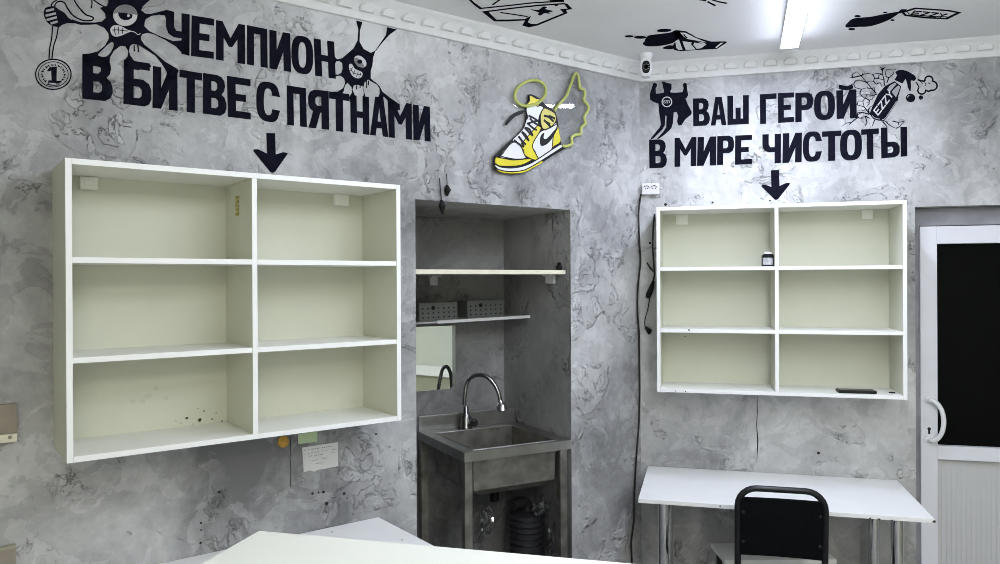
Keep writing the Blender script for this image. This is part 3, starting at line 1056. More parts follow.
# arrows
P, t = painting('painted_arrow', 'black painted arrow pointing down at the larger cabinet', 'arrow', L, (270, 150), 1, 0, 0)
P.poly([(266.3, 133), (275, 133.3), (275.6, 154.4), (283, 152.2), (287.6, 153), (287, 154.6), (275, 171.8), (272.2, 172.8), (270, 171.8), (253.2, 151), (253.6, 149.4), (258, 149.3), (267, 153.6)])
P.done('arrow_shape', M['paint'], t)
P, t = painting('painted_arrow', 'black painted arrow pointing down at the cabinet above the desk', 'arrow', B, (775, 185), 1, 0, 0)
P.poly([(770.9, 170.4), (779, 170), (779.5, 186), (786, 183), (790, 183), (789.4, 184.8), (778, 199.2), (776, 200), (774.4, 199.4), (761.3, 186.4), (762, 184.9), (765.5, 184.8), (771.4, 187)])
P.done('arrow_shape', M['paint'], t)

# one-eyed splat at the left, reaching into the lettering
S = 6.264
P, t = painting('painted_splat', 'black painted splat creature with one big eye and bared teeth, by В БИТВЕ', 'wall painting', L, (220, 180), S, 90, 0)
body = [(112, -30), (115, 15), (105, 38), (80, 44), (62, 50), (95, 85), (98, 112), (75, 135), (30, 142), (-60, 140), (-113, 122), (-116, 140), (-60, 156), (0, 155), (40, 152), (90, 175), (115, 210), (118, 240), (95, 285), (50, 322), (0, 335), (-44, 340),
        (-44, 400), (60, 420), (104, 470), (120, 440), (125, 360), (150, 318), (190, 288), (220, 290), (240, 320), (235, 355), (212, 382), (214, 420), (300, 440), (382, 420), (378, 404), (320, 400), (275, 380), (250, 345), (244, 318), (250, 290), (265, 277), (300, 280), (350, 310), (410, 350), (450, 400), (480, 450), (482, 472), (468, 505), (530, 500),
        (556, 442), (540, 427), (470, 387), (400, 327), (340, 280), (320, 250), (318, 235), (326, 215), (360, 206), (400, 215), (470, 250), (540, 293), (580, 338), (622, 350), (612, 240), (578, 253), (520, 258), (440, 228), (370, 195), (340, 165), (342, 140), (350, 120), (385, 100), (430, 92), (468, 98), (480, 125), (524, 135), (524, 74), (480, 62), (430, 75), (380, 88), (345, 85), (320, 65), (330, 40), (375, 0), (395, -30)]
P.poly(body, [smooth_loop([(50, 345), (90, 300), (130, 266), (148, 272), (142, 305), (115, 345), (85, 357)], 4)])
P.line([(278, 285), (276, 305), (279, 320)], 7, layer=0)
P.line([(298, 280), (302, 305), (303, 328)], 8, layer=0)
P.done('splat_body', PM, t)
P.mb = MB()
P.disc(220, 97, 76, 67, layer=1, mi=1)
P.poly(ell(220, 97, 74, 66, 0, 20, pi + .12, 2 * pi - .02) + [(280, 92), (230, 84), (165, 82)], layer=2, mi=2)
P.poly([(176, 80), (225, 84), (266, 92), (262, 112), (240, 126), (212, 128), (190, 116), (178, 98)], layer=3, mi=0)
P.disc(239, 100, 9, 8, layer=4, mi=1)
P.done('eye', PM, t)
P.mb = MB()
P.poly(smooth_loop([(128, 180), (150, 160), (190, 163), (235, 188), (262, 196), (235, 206), (195, 224), (155, 230), (132, 210)], 4), layer=1, mi=1)
P.line([(138, 190), (170, 188), (200, 192), (236, 196)], 5, layer=2)
P.line([(155, 170), (152, 195), (160, 220)], 4, layer=2)
P.line([(178, 168), (178, 195), (180, 218)], 4, layer=2)
P.line([(204, 175), (202, 195), (205, 214)], 4, layer=2)
P.line([(250, 194), (280, 203), (300, 218), (316, 210)], 4, layer=1, mi=1)
P.done('mouth', PM, t)

# the fist, ribbon and medal it holds
S4 = 5.644
P, t = painting('painted_medal', 'black outlined fist holding a ribbon and round number 1 medal', 'wall painting', L, (188, 420), S4, 20, 0)
P.poly([(134, 68), (142, 46), (162, 38), (190, 36), (205, 44), (222, 56), (250, 72), (274, 102), (304, 122), (306, 132), (268, 130), (240, 140), (220, 154), (196, 150), (172, 142), (150, 122), (136, 92)])
for a, b2 in (((146, 64), (192, 52)), ((144, 90), (202, 76)), ((150, 114), (208, 98)), ((172, 134), (212, 122))):
    P.line([a, b2], 13, layer=1, mi=3, smooth=False)
P.done('fist', PM, t)
P.mb = MB()
P.line([(184, 148), (178, 220), (168, 270), (164, 332)], 7)
P.line([(216, 152), (206, 210), (190, 260), (180, 332)], 7)
P.line([(176, 42), (182, 18), (205, 2), (215, -14)], 7)
P.line([(196, 44), (200, 22), (222, 8), (250, 16), (270, 50), (300, 88), (350, 114), (402, 116), (414, 104), (404, 94), (370, 82), (335, 45), (312, 12), (300, -14)], 7)
P.line([(404, -10), (406, 20), (403, 46)], 6)
P.line([(404, -10), (440, 18), (480, 40)], 6)
P.done('ribbon', PM, t)
P.mb = MB()
P.ring(188, 420, 100, 85, 7)
P.ring(188, 420, 84, 71, 4)
P.poly([(152, 398), (168, 380), (208, 376), (206, 456), (228, 458), (226, 470), (158, 466), (160, 454), (178, 454), (176, 398), (164, 404)])
rnd = random.Random(3)
for k in range(22):
    a = 2 * pi * k / 22
    if 1.2 < a < 1.9: continue
    c_ = (188 + 70 * cos(a), 420 + 58 * sin(a))
    d_ = (188 + 58 * cos(a + .05), 420 + 47 * sin(a + .05))
    P.line([c_, d_], 5, smooth=False)
    if k % 2 == 0:
        e_ = (188 + 64 * cos(a + .2), 420 + 53 * sin(a + .2))
        P.line([((c_[0] + d_[0]) / 2, (c_[1] + d_[1]) / 2), e_], 4, smooth=False)
P.line([(150, 474), (188, 482), (222, 478)], 5)
P.done('medal', PM, t)

# the second splat, at the end of the first word
S6 = 5.636
P, t = painting('painted_splat', 'small black painted splat creature grinning at the end of ЧЕМПИОН', 'wall painting', L, (220, 310), S6, 320, 10)
b2 = [(203, 60), (238, 68), (224, 120), (222, 180), (245, 220), (285, 242), (310, 230), (345, 180), (372, 140), (378, 98), (432, 110), (390, 140), (350, 185), (310, 235), (298, 270), (295, 310), (285, 345), (285, 385), (320, 420), (350, 460), (400, 500), (448, 532), (450, 565),
      (385, 560), (380, 510), (360, 488), (345, 500), (340, 540), (318, 520), (336, 470), (335, 430), (310, 405), (270, 392), (250, 410), (243, 440), (255, 490), (275, 512), (275, 545), (240, 540), (240, 500), (248, 470), (240, 430), (215, 422), (190, 425), (182, 450), (200, 490), (205, 525), (168, 520), (165, 490), (180, 465), (178, 435), (155, 410), (140, 425), (132, 460), (120, 478), (60, 480),
      (60, 462), (100, 460), (130, 440), (142, 410), (135, 385), (115, 370), (95, 372), (78, 382), (78, 362), (100, 365), (120, 355), (127, 330), (125, 300), (108, 287), (90, 290), (82, 310), (76, 300), (78, 252), (88, 272), (100, 279), (125, 272), (150, 250), (190, 215), (212, 170), (216, 110)]
P.poly(b2)
for x, a, b3 in ((205, 425, 448), (225, 425, 440), (262, 398, 440), (272, 398, 425)):
    P.line([(x, a), (x + 1, (a + b3) / 2), (x, b3)], 5)
P.done('splat_body', PM, t)
P.mb = MB()
P.disc(226, 291, 40, 27, layer=1, mi=1, rot=.75)
P.poly([(192, 272), (205, 268), (222, 280), (250, 318), (236, 326), (210, 318), (194, 296)], layer=2, mi=2)
P.disc(222, 292, 14, 12, layer=3, mi=0)
P.done('eye', PM, t)
P.mb = MB()
P.poly(smooth_loop([(162, 312), (178, 305), (196, 332), (236, 352), (234, 376), (216, 386), (190, 378), (170, 352)], 4), layer=1, mi=1)
P.line([(170, 330), (188, 356), (232, 366)], 3.5, layer=2)
for a, b3 in (((182, 322), (170, 345)), ((196, 340), (184, 368)), ((214, 348), (204, 380)), ((228, 354), (222, 382))):
    P.line([a, b3], 3, layer=2, smooth=False)
P.done('mouth', PM, t)

LAT = {'E': [[(0, 0), (0, 1)], [(0, .06), (1, .06)], [(0, .5), (.8, .5)], [(0, .94), (1, .94)]], 'Z': [[(0, .06), (1, .06)], [(.92, .06), (.08, .94)], [(0, .94), (1, .94)]], 'Y': [[(.02, 0), (.5, .52)], [(.98, 0), (.5, .52)], [(.5, .48), (.5, 1)]]}


def latin(P, word, o, ex, ey, gap, w, layer, mi):
    """letters along ex (one letter's width) with height ey"""
    for i, ch in enumerate(word):
        k = i * (1 + gap)
        for ln in LAT[ch]:
            P.line([(o[0] + ex[0] * (k + a) + ey[0] * b_, o[1] + ex[1] * (k + a) + ey[1] * b_) for a, b_ in ln], w, layer=layer, mi=mi, smooth=False)


# caped figure
S2 = 5.64
P, t = painting('painted_figure', 'black painted muscular caped figure with raised fists on the back wall', 'wall painting', B, (150, 230), S2, 640, 70)
P.poly([(70, 92), (72, 78), (82, 72), (95, 77), (96, 92), (88, 102), (90, 134), (112, 132), (134, 128), (136, 116), (130, 100), (128, 82), (122, 66), (138, 66), (150, 73), (178, 78), (178, 104), (170, 122), (176, 128), (206, 128), (240, 125), (246, 102), (241, 82), (252, 72), (263, 78), (266, 108), (272, 142), (262, 160), (256, 158), (270, 195), (292, 236), (290, 250), (256, 278), (235, 310), (218, 314), (209, 290), (216, 258), (206, 236), (190, 240), (186, 300), (176, 330), (142, 362), (106, 388), (94, 390), (130, 350), (148, 322), (150, 262), (144, 256), (140, 312), (126, 336), (76, 386), (58, 394), (62, 384), (110, 325), (118, 308), (108, 240), (104, 190), (80, 182), (58, 168), (55, 140), (63, 112)])
P.done('figure_silhouette', PM, t)
P.mb = MB()
P.ring(152, 180, 27, 27, 6, layer=1, mi=1)
latin(P, 'EZZY', (134, 173), (7, -.3), (0, 15), .35, 2.8, 1, 1)
P.done('chest_emblem', PM, t)

# spray bottle bursting through cracks
S3 = 7.05
P, t = painting('painted_spray_bottle', 'black painted spray bottle with EZZY lettering bursting through cracks', 'wall painting', B, (320, 300), S3, 840, 60)
P.poly([(388, 84), (412, 72), (440, 69), (472, 78), (508, 98), (530, 114), (537, 134), (520, 150), (506, 142), (498, 150), (500, 185), (498, 220), (489, 216), (478, 192), (472, 158), (462, 132), (440, 166), (384, 140), (402, 108)])
P.done('spray_head', PM, t)
P.mb = MB()
P.poly([(318, 184), (384, 150), (432, 186), (412, 250), (408, 285), (340, 392), (312, 430), (272, 428), (236, 418), (208, 380), (232, 318), (268, 240)])
P.poly([(328, 212), (352, 180), (386, 160), (398, 170), (378, 194), (352, 222)], layer=1, mi=3)
P.poly([(364, 226), (384, 200), (412, 180), (424, 190), (408, 232), (394, 264)], layer=1, mi=3)
P.line([(398, 292), (360, 350), (318, 412), (296, 420)], 5, layer=1, mi=3)
P.line([(226, 392), (244, 408), (280, 418)], 4, layer=1, mi=3)
P.done('bottle_body', PM, t)
P.mb = MB()
latin(P, 'EZZY', (236, 354), (25, -33), (34, 37), .12, 9, 2, 1)
P.done('bottle_lettering', PM, t)
P.mb = MB()
P.line([(549, 206), (556, 194), (546, 172), (534, 156)], 7)
lobes = [(548, 138), (566, 146), (598, 150)]
lobes += ell(626, 141, 28, 27, 0, 10, radians(168), radians(380)) + ell(652, 182, 32, 32, 0, 10, radians(-84), radians(96)) + ell(624, 206, 17, 15, 0, 5, radians(30), radians(140)) + ell(576, 214, 28, 27, 0, 9, radians(-5), radians(196))
P.line(lobes, 11, smooth=False)
P.line([(596, 158), (606, 170), (600, 182)], 5)
P.line([(622, 160), (634, 170)], 5, smooth=False)
P.line([(556, 142), (572, 156), (582, 170)], 4)
P.disc(497, 268, 33, 30)
P.disc(570, 265, 15, 15)
P.poly(stroke(ell(497, 268, 22, 20, 0, 8, 3.3, 4.3), 6), layer=1, mi=3)
P.done('spray_cloud', PM, t)
P.mb = MB()
cr = [[(208, 380), (170, 330), (140, 322), (120, 318)], [(170, 330), (180, 345), (165, 360), (150, 350)], [(208, 384), (160, 370), (135, 378), (118, 398)], [(178, 395), (205, 410), (212, 412)], [(130, 400), (80, 440), (40, 446), (10, 472)], [(80, 440), (60, 460)], [(255, 235), (225, 205), (190, 160), (150, 115), (120, 82)], [(190, 160), (160, 148), (110, 146)], [(150, 110), (90, 124), (70, 122)], [(150, 112), (160, 95)], [(225, 205), (240, 190), (246, 232)], [(190, 160), (200, 150), (215, 148)],
      [(312, 182), (310, 140), (300, 100), (300, 62), (280, 48)], [(300, 62), (318, 52)], [(330, 160), (345, 125), (380, 95), (370, 70), (395, 68)], [(300, 100), (260, 96), (230, 100)], [(262, 240), (232, 250), (190, 244), (178, 268)], [(260, 165), (282, 160), (295, 190)], [(320, 430), (340, 452), (370, 472), (395, 482)], [(300, 432), (330, 470), (332, 486)], [(244, 424), (225, 470)], [(370, 430), (410, 440), (450, 432)], [(410, 440), (412, 460)], [(205, 380), (200, 350), (215, 330), (232, 320)], [(120, 398), (124, 372), (160, 368)]]
cr += [[(150, 112), (165, 100), (196, 96), (230, 100)], [(110, 146), (96, 170), (108, 196), (150, 206), (190, 196)], [(150, 206), (140, 236), (160, 262), (178, 268)], [(178, 268), (160, 290), (170, 330)], [(178, 268), (206, 284), (224, 276), (246, 250)], [(190, 196), (222, 204)], [(206, 284), (204, 312), (186, 330)], [(230, 100), (244, 128), (236, 150), (215, 148)], [(244, 128), (270, 132), (310, 140)], [(270, 132), (274, 108), (300, 100)], [(236, 150), (256, 172), (282, 160)], [(120, 318), (128, 290), (160, 290)], [(345, 125), (326, 118), (318, 90), (330, 66), (370, 70)], [(90, 124), (84, 104), (120, 82)], [(395, 482), (420, 470), (450, 432)], [(118, 398), (140, 412), (178, 395)], [(178, 395), (190, 440), (175, 470)]]
for c_ in cr:
    n = len(c_)
    P.line(c_, [8 - 5 * i / (n - 1) for i in range(n)], smooth=False)
P.poly([(286, 62), (298, 58), (320, 50), (304, 70), (296, 80)])
P.done('crack_pattern', PM, t)

# ceiling paintings
CM = [M['paint'], M['paint_ceiling']]
S7 = 7.692
P, t = painting('painted_shape', 'angular black outlined arrow-like shape with a splat painted on the ceiling', 'ceiling painting', W, (500, 80), S7, 460, 0, True)
P.line([(60, -20), (110, 28), (160, 64)], [14, 14, 16], smooth=False)
P.line([(150, 64), (400, 38), (560, 20), (800, 6)], 7, smooth=False)
P.line([(250, 36), (310, -6)], 9, smooth=False)
P.line([(690, -10), (700, 6), (800, 8), (790, -10)], 9, smooth=False)
P.poly([(170, 88), (215, 86), (278, 150), (370, 150), (500, 146), (545, 122), (520, 170), (548, 184), (590, 184), (800, 98), (770, 70), (830, 66), (800, 26), (826, 28), (862, 66), (812, 76), (828, 98), (600, 192), (530, 208), (480, 194), (502, 154), (370, 162), (264, 162)])
P.line([(180, 90), (400, 62), (600, 40), (810, 26)], 8, smooth=False)
P.line([(310, 94), (420, 110), (520, 126)], 6, smooth=False)
P.poly(smooth_loop([(545, 70), (600, 76), (640, 52), (660, 70), (715, 84), (680, 92), (690, 104), (650, 98), (620, 116), (600, 108), (610, 94), (580, 84)], 3))
P.disc(650, 56, 18, 6); P.disc(740, 38, 14, 5)
P.done('outline_shape', CM, t)
S8 = 8.333
P, t = painting('painted_spilled_bottle', 'painted bottle spilling a black puddle on the ceiling above the corner', 'ceiling painting', W, (500, 330), S8, 620, 0, True)
P.poly(smooth_loop([(190, 362), (205, 345), (210, 325), (240, 295), (320, 284), (420, 270), (460, 258), (510, 268), (520, 300), (480, 320), (450, 350), (380, 372), (280, 384), (215, 380)], 3))
P.disc(368, 252, 60, 13, rot=-.05); P.disc(168, 309, 50, 11); P.disc(76, 301, 36, 8)
P.poly(smooth_loop([(355, 398), (400, 378), (440, 380), (450, 400), (420, 408), (380, 406)], 3))
P.done('puddle', CM, t)
P.mb = MB()
P.poly([(440, 258), (470, 250), (550, 260), (640, 312), (760, 346), (880, 344), (890, 352), (810, 404), (640, 414), (500, 424), (450, 414), (440, 380), (470, 330)])
P.poly([(500, 268), (545, 270), (620, 308), (720, 350), (700, 366), (640, 340), (560, 320), (530, 300)], layer=1, mi=1)
P.poly([(460, 340), (490, 324), (500, 350), (522, 410), (490, 414), (470, 396)], layer=1, mi=1)
P.poly([(520, 340), (600, 350), (590, 364), (630, 408), (548, 414)], layer=1, mi=1)
P.poly([(620, 352), (720, 366), (680, 396), (640, 404), (610, 370)], layer=1, mi=1)
P.poly([(836, 356), (862, 352), (806, 396), (794, 392)], layer=1, mi=1)
P.line([(530, 322), (600, 330), (720, 352)], 5, layer=2)
P.line([(530, 276), (545, 300), (560, 312)], 8, layer=2)
P.done('bottle_outline', CM, t)
S9 = 5.882
P, t = painting('painted_spilled_bottle', 'painted lettered bottle with black spill on the ceiling right of the tube lamp', 'ceiling painting', W, (500, 80), S9, 830, 0, True)
P.poly(smooth_loop([(90, 152), (108, 130), (140, 108), (240, 98), (330, 80), (412, 68), (400, 80), (340, 118), (240, 152), (160, 156), (105, 160)], 3))
P.disc(162, 94, 18, 6); P.disc(128, 170, 20, 6); P.disc(368, 117, 12, 4); P.disc(325, 72, 12, 3.5)
P.done('puddle', CM, t)
P.mb = MB()
P.poly([(418, 70), (500, 44), (700, 58), (772, 72), (690, 112), (560, 106), (440, 92)], [[(436, 72), (506, 51), (690, 64), (744, 74), (680, 105), (562, 99), (450, 86)]])
P.poly([(404, 66), (420, 54), (452, 54), (440, 64), (422, 70), (412, 78)])
latin(P, 'EZZY', (498, 62), (44, 4), (-22, 24), .14, 5, 0, 0)
P.line([(456, 68), (470, 82), (540, 92), (690, 98)], 3)
P.done('bottle_outline', CM, t)
P, t = painting('painted_drops', 'thin black painted strokes at the top of the ceiling left of the tube lamp', 'ceiling painting', W, (760, 20), S8, 620, 0, True)
P.line([(730, 12), (760, 28), (796, 46)], 12, smooth=False)
P.line([(770, -2), (830, 14), (890, 26)], 9, smooth=False)
P.line([(660, -6), (720, 4)], 10, smooth=False)
P.done('stroke_marks', CM, t)

# ------------------------------------------------------------------ sneaker sign on the left wall
SS = 4.7


def sg(p, v):
    return on_wall(L, 480 + p[0] / SS, 60 + p[1] / SS, v)


SV = 0.022
su, sz = sg((220, 400), SV)
sign = thing('sneaker_sign', 'yellow and white high-top sneaker wall sign with lime halo and wing', 'wall sign', L, (su, 0, sz))


def splate(name, mat, loops, v0, v1, smooth=True):
    mb = MB()
    for lp in loops:
        pts = smooth_loop(lp, 3) if smooth else lp
        mb.plate([(sg(p, SV)[0] - su, sg(p, SV)[1] - sz) for p in pts], v0, v1)
    return mb.build(name, mat, sign)


def sline(name, mat, lines, w, v0, v1):
    mb = MB()
    for ln in lines:
        pts = [(sg(p, SV)[0] - su, sg(p, SV)[1] - sz) for p in (smooth_path(ln, 4) if len(ln) > 2 else ln)]
        mb.plate(stroke(pts, w), v0, v1)
    return mb.build(name, mat, sign)


outl = [(70, 452), (66, 490), (74, 514), (100, 528), (150, 536), (210, 528), (262, 502), (305, 474), (345, 448), (388, 424), (400, 414), (384, 398), (376, 350), (366, 278), (356, 245), (334, 226), (310, 212), (286, 184), (262, 168), (240, 160), (230, 162), (231, 190), (214, 215), (220, 240), (222, 268), (208, 318), (178, 350), (150, 374), (110, 412)]
splate('backing_plate', M['black'], [outl], 0.014, 0.020, False)
splate('toe_box', M['print_white'], [[(96, 452), (150, 388), (188, 402), (206, 440), (214, 462), (170, 466), (130, 460)]], 0.020, 0.0215)
splate('toe_cap', M['yellow'], [[(78, 456), (110, 462), (160, 470), (222, 464), (244, 466), (210, 486), (170, 496), (100, 496), (74, 486)]], 0.020, 0.0218)
splate('eyestay', M['yellow'], [[(190, 398), (232, 350), (266, 312), (288, 322), (276, 345), (246, 400), (262, 440), (276, 466), (250, 466), (214, 446), (206, 420)]], 0.020, 0.0216)
splate('quarter_panel', M['print_white'], [[(248, 402), (280, 345), (304, 330), (330, 318), (362, 300), (340, 400), (330, 424), (276, 462), (262, 430)]], 0.020, 0.0214)
splate('heel_panel', M['yellow'], [[(340, 404), (346, 350), (364, 310), (372, 340), (378, 382), (350, 402)]], 0.020, 0.0217)
splate('collar', M['dull_yellow'], [[(283, 262), (292, 238), (304, 226), (330, 236), (352, 252), (358, 282), (336, 312), (300, 326), (286, 300)]], 0.020, 0.0219)
splate('tongue', M['print_white'], [[(220, 228), (240, 205), (270, 214), (296, 222), (288, 240), (278, 262), (270, 286), (236, 290), (226, 262)]], 0.020, 0.0213)
splate('throat_panel', M['print_white'], [[(228, 272), (272, 290), (264, 312), (234, 346), (200, 392), (178, 390), (156, 376), (182, 350), (208, 320)]], 0.020, 0.0211)
splate('tongue_tip', M['yellow'], [[(236, 168), (262, 182), (282, 190), (274, 218), (252, 206), (218, 214), (236, 192)]], 0.020, 0.0222)
splate('midsole', M['print_white'], [[(72, 494), (100, 506), (150, 510), (200, 502), (250, 482), (330, 430), (376, 400), (384, 410), (340, 440), (290, 474), (210, 514), (150, 522), (94, 516)]], 0.020, 0.0218)
splate('outsole', M['yellow'], [[(76, 512), (110, 522), (150, 526), (206, 520), (250, 498), (290, 476), (290, 484), (250, 506), (208, 527), (150, 533), (100, 527)]], 0.020, 0.0216)
splate('swoosh', M['black'], [[(283, 366), (282, 392), (292, 404), (316, 394), (340, 366), (366, 318), (350, 330), (322, 362), (306, 372), (298, 364), (302, 342), (290, 350)]], 0.0216, 0.0232)
sline('lace', M['black'], [[(160, 376), (178, 392), (205, 408)], [(180, 358), (196, 378), (215, 398)], [(196, 338), (212, 360), (230, 380)], [(210, 318), (230, 340), (248, 356)], [(222, 296), (246, 318), (266, 330)], [(234, 274), (256, 296), (280, 308)], [(205, 408), (196, 380), (180, 358)], [(230, 380), (212, 350), (196, 338)], [(248, 356), (232, 326), (210, 318)], [(270, 286), (250, 290), (222, 300)], [(228, 262), (250, 272), (276, 290)]], 0.0092, 0.0222, 0.0236)
sline('loose_lace', M['black'], [[(216, 240), (190, 242), (160, 256), (140, 276), (124, 304)], [(128, 300), (140, 286), (166, 262), (205, 246)]], 0.008, 0.0150, 0.0200)
sline('stitch_line', M['black'], [[(300, 262), (322, 268), (346, 290)], [(300, 282), (318, 300), (334, 318)], [(322, 262), (336, 268), (352, 276)], [(310, 290), (322, 298), (330, 300)]], 0.010, 0.0222, 0.0234)
outl_panels = [[(96, 452), (150, 388), (188, 402), (206, 440), (214, 462), (170, 466), (130, 460), (96, 452)], [(78, 456), (110, 462), (160, 470), (222, 464), (244, 466)], [(190, 398), (232, 350), (266, 312)], [(288, 322), (276, 345), (246, 400), (262, 440), (276, 466)], [(304, 330), (330, 318), (362, 300)], [(340, 404), (346, 350), (364, 310)], [(283, 262), (292, 238), (304, 226), (330, 236), (352, 252), (358, 282), (336, 312), (300, 326), (286, 300), (283, 262)], [(282, 190), (274, 218), (252, 206), (218, 214)], [(74, 488), (100, 502), (150, 506), (200, 498), (250, 478), (330, 426), (378, 396)], [(76, 512), (110, 521), (150, 525), (206, 518), (250, 496), (300, 466), (384, 412)]]
sline('panel_outline', M['black'], outl_panels, 0.0042, 0.0222, 0.0232)
mb = MB()
hp = ell(237, 156, 76, 57, -0.42, 36)
mb.tube([(sg(p, SV)[0] - su, 0.022, sg(p, SV)[1] - sz) for p in hp], 0.0072, 10, closed=True)
mb.build('halo', M['neon'], sign, smooth=True)
wing = [(348, 240), (372, 208), (404, 172), (428, 112), (446, 66), (460, 72), (466, 104), (470, 132), (490, 142), (492, 168), (488, 188), (508, 214), (506, 240), (490, 268), (496, 298), (476, 318), (472, 348), (446, 352), (430, 368), (432, 394), (404, 406), (386, 402)]
mb = MB()
mb.tube([(sg(p, SV)[0] - su, 0.022, sg(p, SV)[1] - sz) for p in smooth_path(wing, 5)], 0.0068, 10)
mb.build('wing', M['neon'], sign, smooth=True)
ac = [(56, 450), (52, 500), (70, 530), (150, 548), (220, 540), (330, 476), (400, 426), (444, 398), (452, 372), (484, 356), (490, 330), (508, 306), (504, 272), (520, 240), (516, 206), (502, 186), (504, 136), (480, 122), (470, 64), (448, 50), (430, 66), (404, 150), (352, 212), (318, 200), (318, 130), (290, 94), (240, 84), (190, 112), (158, 160), (160, 210), (200, 228), (204, 240), (150, 256), (110, 306), (122, 316), (160, 300), (150, 330), (154, 366), (100, 408)]
mb = MB()
mb.plate([(sg(p, SV)[0] - su, sg(p, SV)[1] - sz) for p in ac], 0.0095, 0.0135)
mb.build('clear_backing', M['acrylic'], sign)
for p in ((120, 440), (330, 440), (300, 250), (450, 120)):
    u, z = sg(p, SV)
    mb = MB(); mb.lathe([(0.006, 0), (0.006, 0.0095)], (u - su, 0, z - sz), 10, 'y'); mb.build('standoff', M['chrome'], sign)

# ------------------------------------------------------------------ camera in the corner under the ceiling
cm_p = on_level(CEIL, 646, 57.5)
cz0 = None
d = ray(646, 80); dist = Vector((cm_p.x, cm_p.y)).length
cp_ = Vector((cm_p.x, cm_p.y, 0)) * 0.985
CAMF = Frame(cp_.x, cp_.y, (cp_.y / cp_.length, -cp_.x / cp_.length), (-cp_.x / cp_.length, -cp_.y / cp_.length))
cc = thing('security_camera', 'white security camera with black oval face in the ceiling corner', 'camera', CAMF, (0, 0, CEIL))
mb = MB(); mb.lathe([(0.031, 0), (0.031, -0.012), (0.027, -0.026), (0.020, -0.032)], seg=24); mb.build('mount', M['white_plastic'], cc, smooth=True)
mb = MB()
pl = sup(0, -0.067, 0.0265, 0.044, 3.0, 32)
mb.plate(pl, -0.028, 0.022)
mb.plate(sup(0, -0.067, 0.0235, 0.041, 3.0, 32), 0.022, 0.027)
mb.build('camera_body', M['white_plastic'], cc, smooth=True)
mb = MB(); mb.plate(sup(0, -0.069, 0.0185, 0.030, 2.6, 28), 0.027, 0.0295); mb.build('face_plate', M['black'], cc)
mb = MB(); mb.lathe([(0.010, 0.0296), (0.010, 0.0315), (0.006, 0.0325)], (0, 0, -0.069), 18, 'y'); mb.build('lens', M['dark_glass'], cc, smooth=True)
mb = MB()
for k in range(8):
    a = 2 * pi * k / 8
    mb.lathe([(0.0016, 0.0296), (0.0016, 0.0305)], (0.0135 * cos(a), 0, -0.069 + 0.0135 * sin(a)), 8, 'y')
mb.build('infrared_light', M['white_plastic'], cc)

# ------------------------------------------------------------------ niche: board, brackets, glass shelf, baskets, mirror
def nside(v):
    """u of the recess's right side at depth v"""
    return NU0 + (NU0B - NU0) * (-v / ND)


bz = EYE + 0.030
nb = thing('niche_shelf', 'pale wooden board shelf spanning the top of the sink niche', 'shelf', L, (NU0, 0, bz))
mb = MB()
mb.prism([(nside(-.035) - NU0 + 0.006, -0.035), (NU1 - NU0 - 0.002, -0.035), (NU1 - NU0 - 0.002, -NDL + .002), (nside(-.63) - NU0 + 0.003, -ND + .002)], 0, 0.019)
mb.build('board', M['pale_wood'], nb)
u, z = on_wall(NF, 433, 280, 0.02)
bp0 = NF.P(u, 0.0, 0) - L.P(NU0, 0, 0)
bx, by = bp0.dot(L.u), bp0.dot(L.v)
mb = MB(); mb.box(bx - 0.024, bx + 0.024, by + .008, by + 0.024, -0.052, -0.001, 0.003)
mb.box(bx - 0.030, bx + 0.030, by + .008, by + 0.055, -0.009, -0.0005, 0.002)
mb.build('bracket', M['white_plastic'], nb)
v = -0.155
u = nside(v) - NU0
mb = MB(); mb.box(u + 0.005, u + 0.022, v - 0.03, v + 0.03, -0.045, -0.001, 0.003)
mb.box(u + 0.005, u + 0.044, v - 0.03, v + 0.03, -0.009, -0.0005, 0.002)
mb.build('bracket', M['white_plastic'], nb)
# small dark figure standing on the board at the right
u, z = on_wall(L, 559, 268, -0.07)
mb = MB(); mb.lathe([(0.012, 0), (0.016, 0.006), (0.015, 0.018), (0.008, 0.024), (0.011, 0.030), (0.006, 0.037)], seg=14)
tag(mb.build('stopper', M['black'], frame=L, o=(u, -0.07, bz + 0.0195), smooth=True), 'little dark stopper at the right end of the niche board', 'stopper')

NW = (NU1 - NU0B) / cos(NROT) - 0.004          # width of the recess's back
gz = EYE - 0.192
gv1 = 0.285
gz += 0.004
gs = thing('glass_shelf', 'thin grey-edged glass shelf above the mirror in the niche', 'shelf', NF, (0, 0, gz))
ga = on_wall(NF, 530, 317, gv1)[0]
gb = on_wall(NF, 437, 322, gv1)[0]
gl = NW + gv1 * math.tan(NROT) - 0.006
TILT = Matrix.Rotation(0.026, 4, 'Y')
gs.matrix_world = gs.matrix_world @ TILT
mb = MB()
mb.prism([(max(ga, .05), 0.002), (ga, gv1), (gl, gv1), (NW, 0.002)], 0, 0.008)
mb.build('glass_sheet', M['shelf_glass'], gs)
mb = MB(); mb.box(ga, gb, gv1 + 0.0005, gv1 + 0.004, -0.003, 0.012, 0.0015)
mb.build('edge_strip', M['white_plastic'], gs)
for uu in (0.24, 0.70):
    mb = MB(); mb.box(uu - .012, uu + .012, 0.002, 0.16, -0.018, -0.0005, 0.003); mb.build('support', M['dark_chrome'], gs)


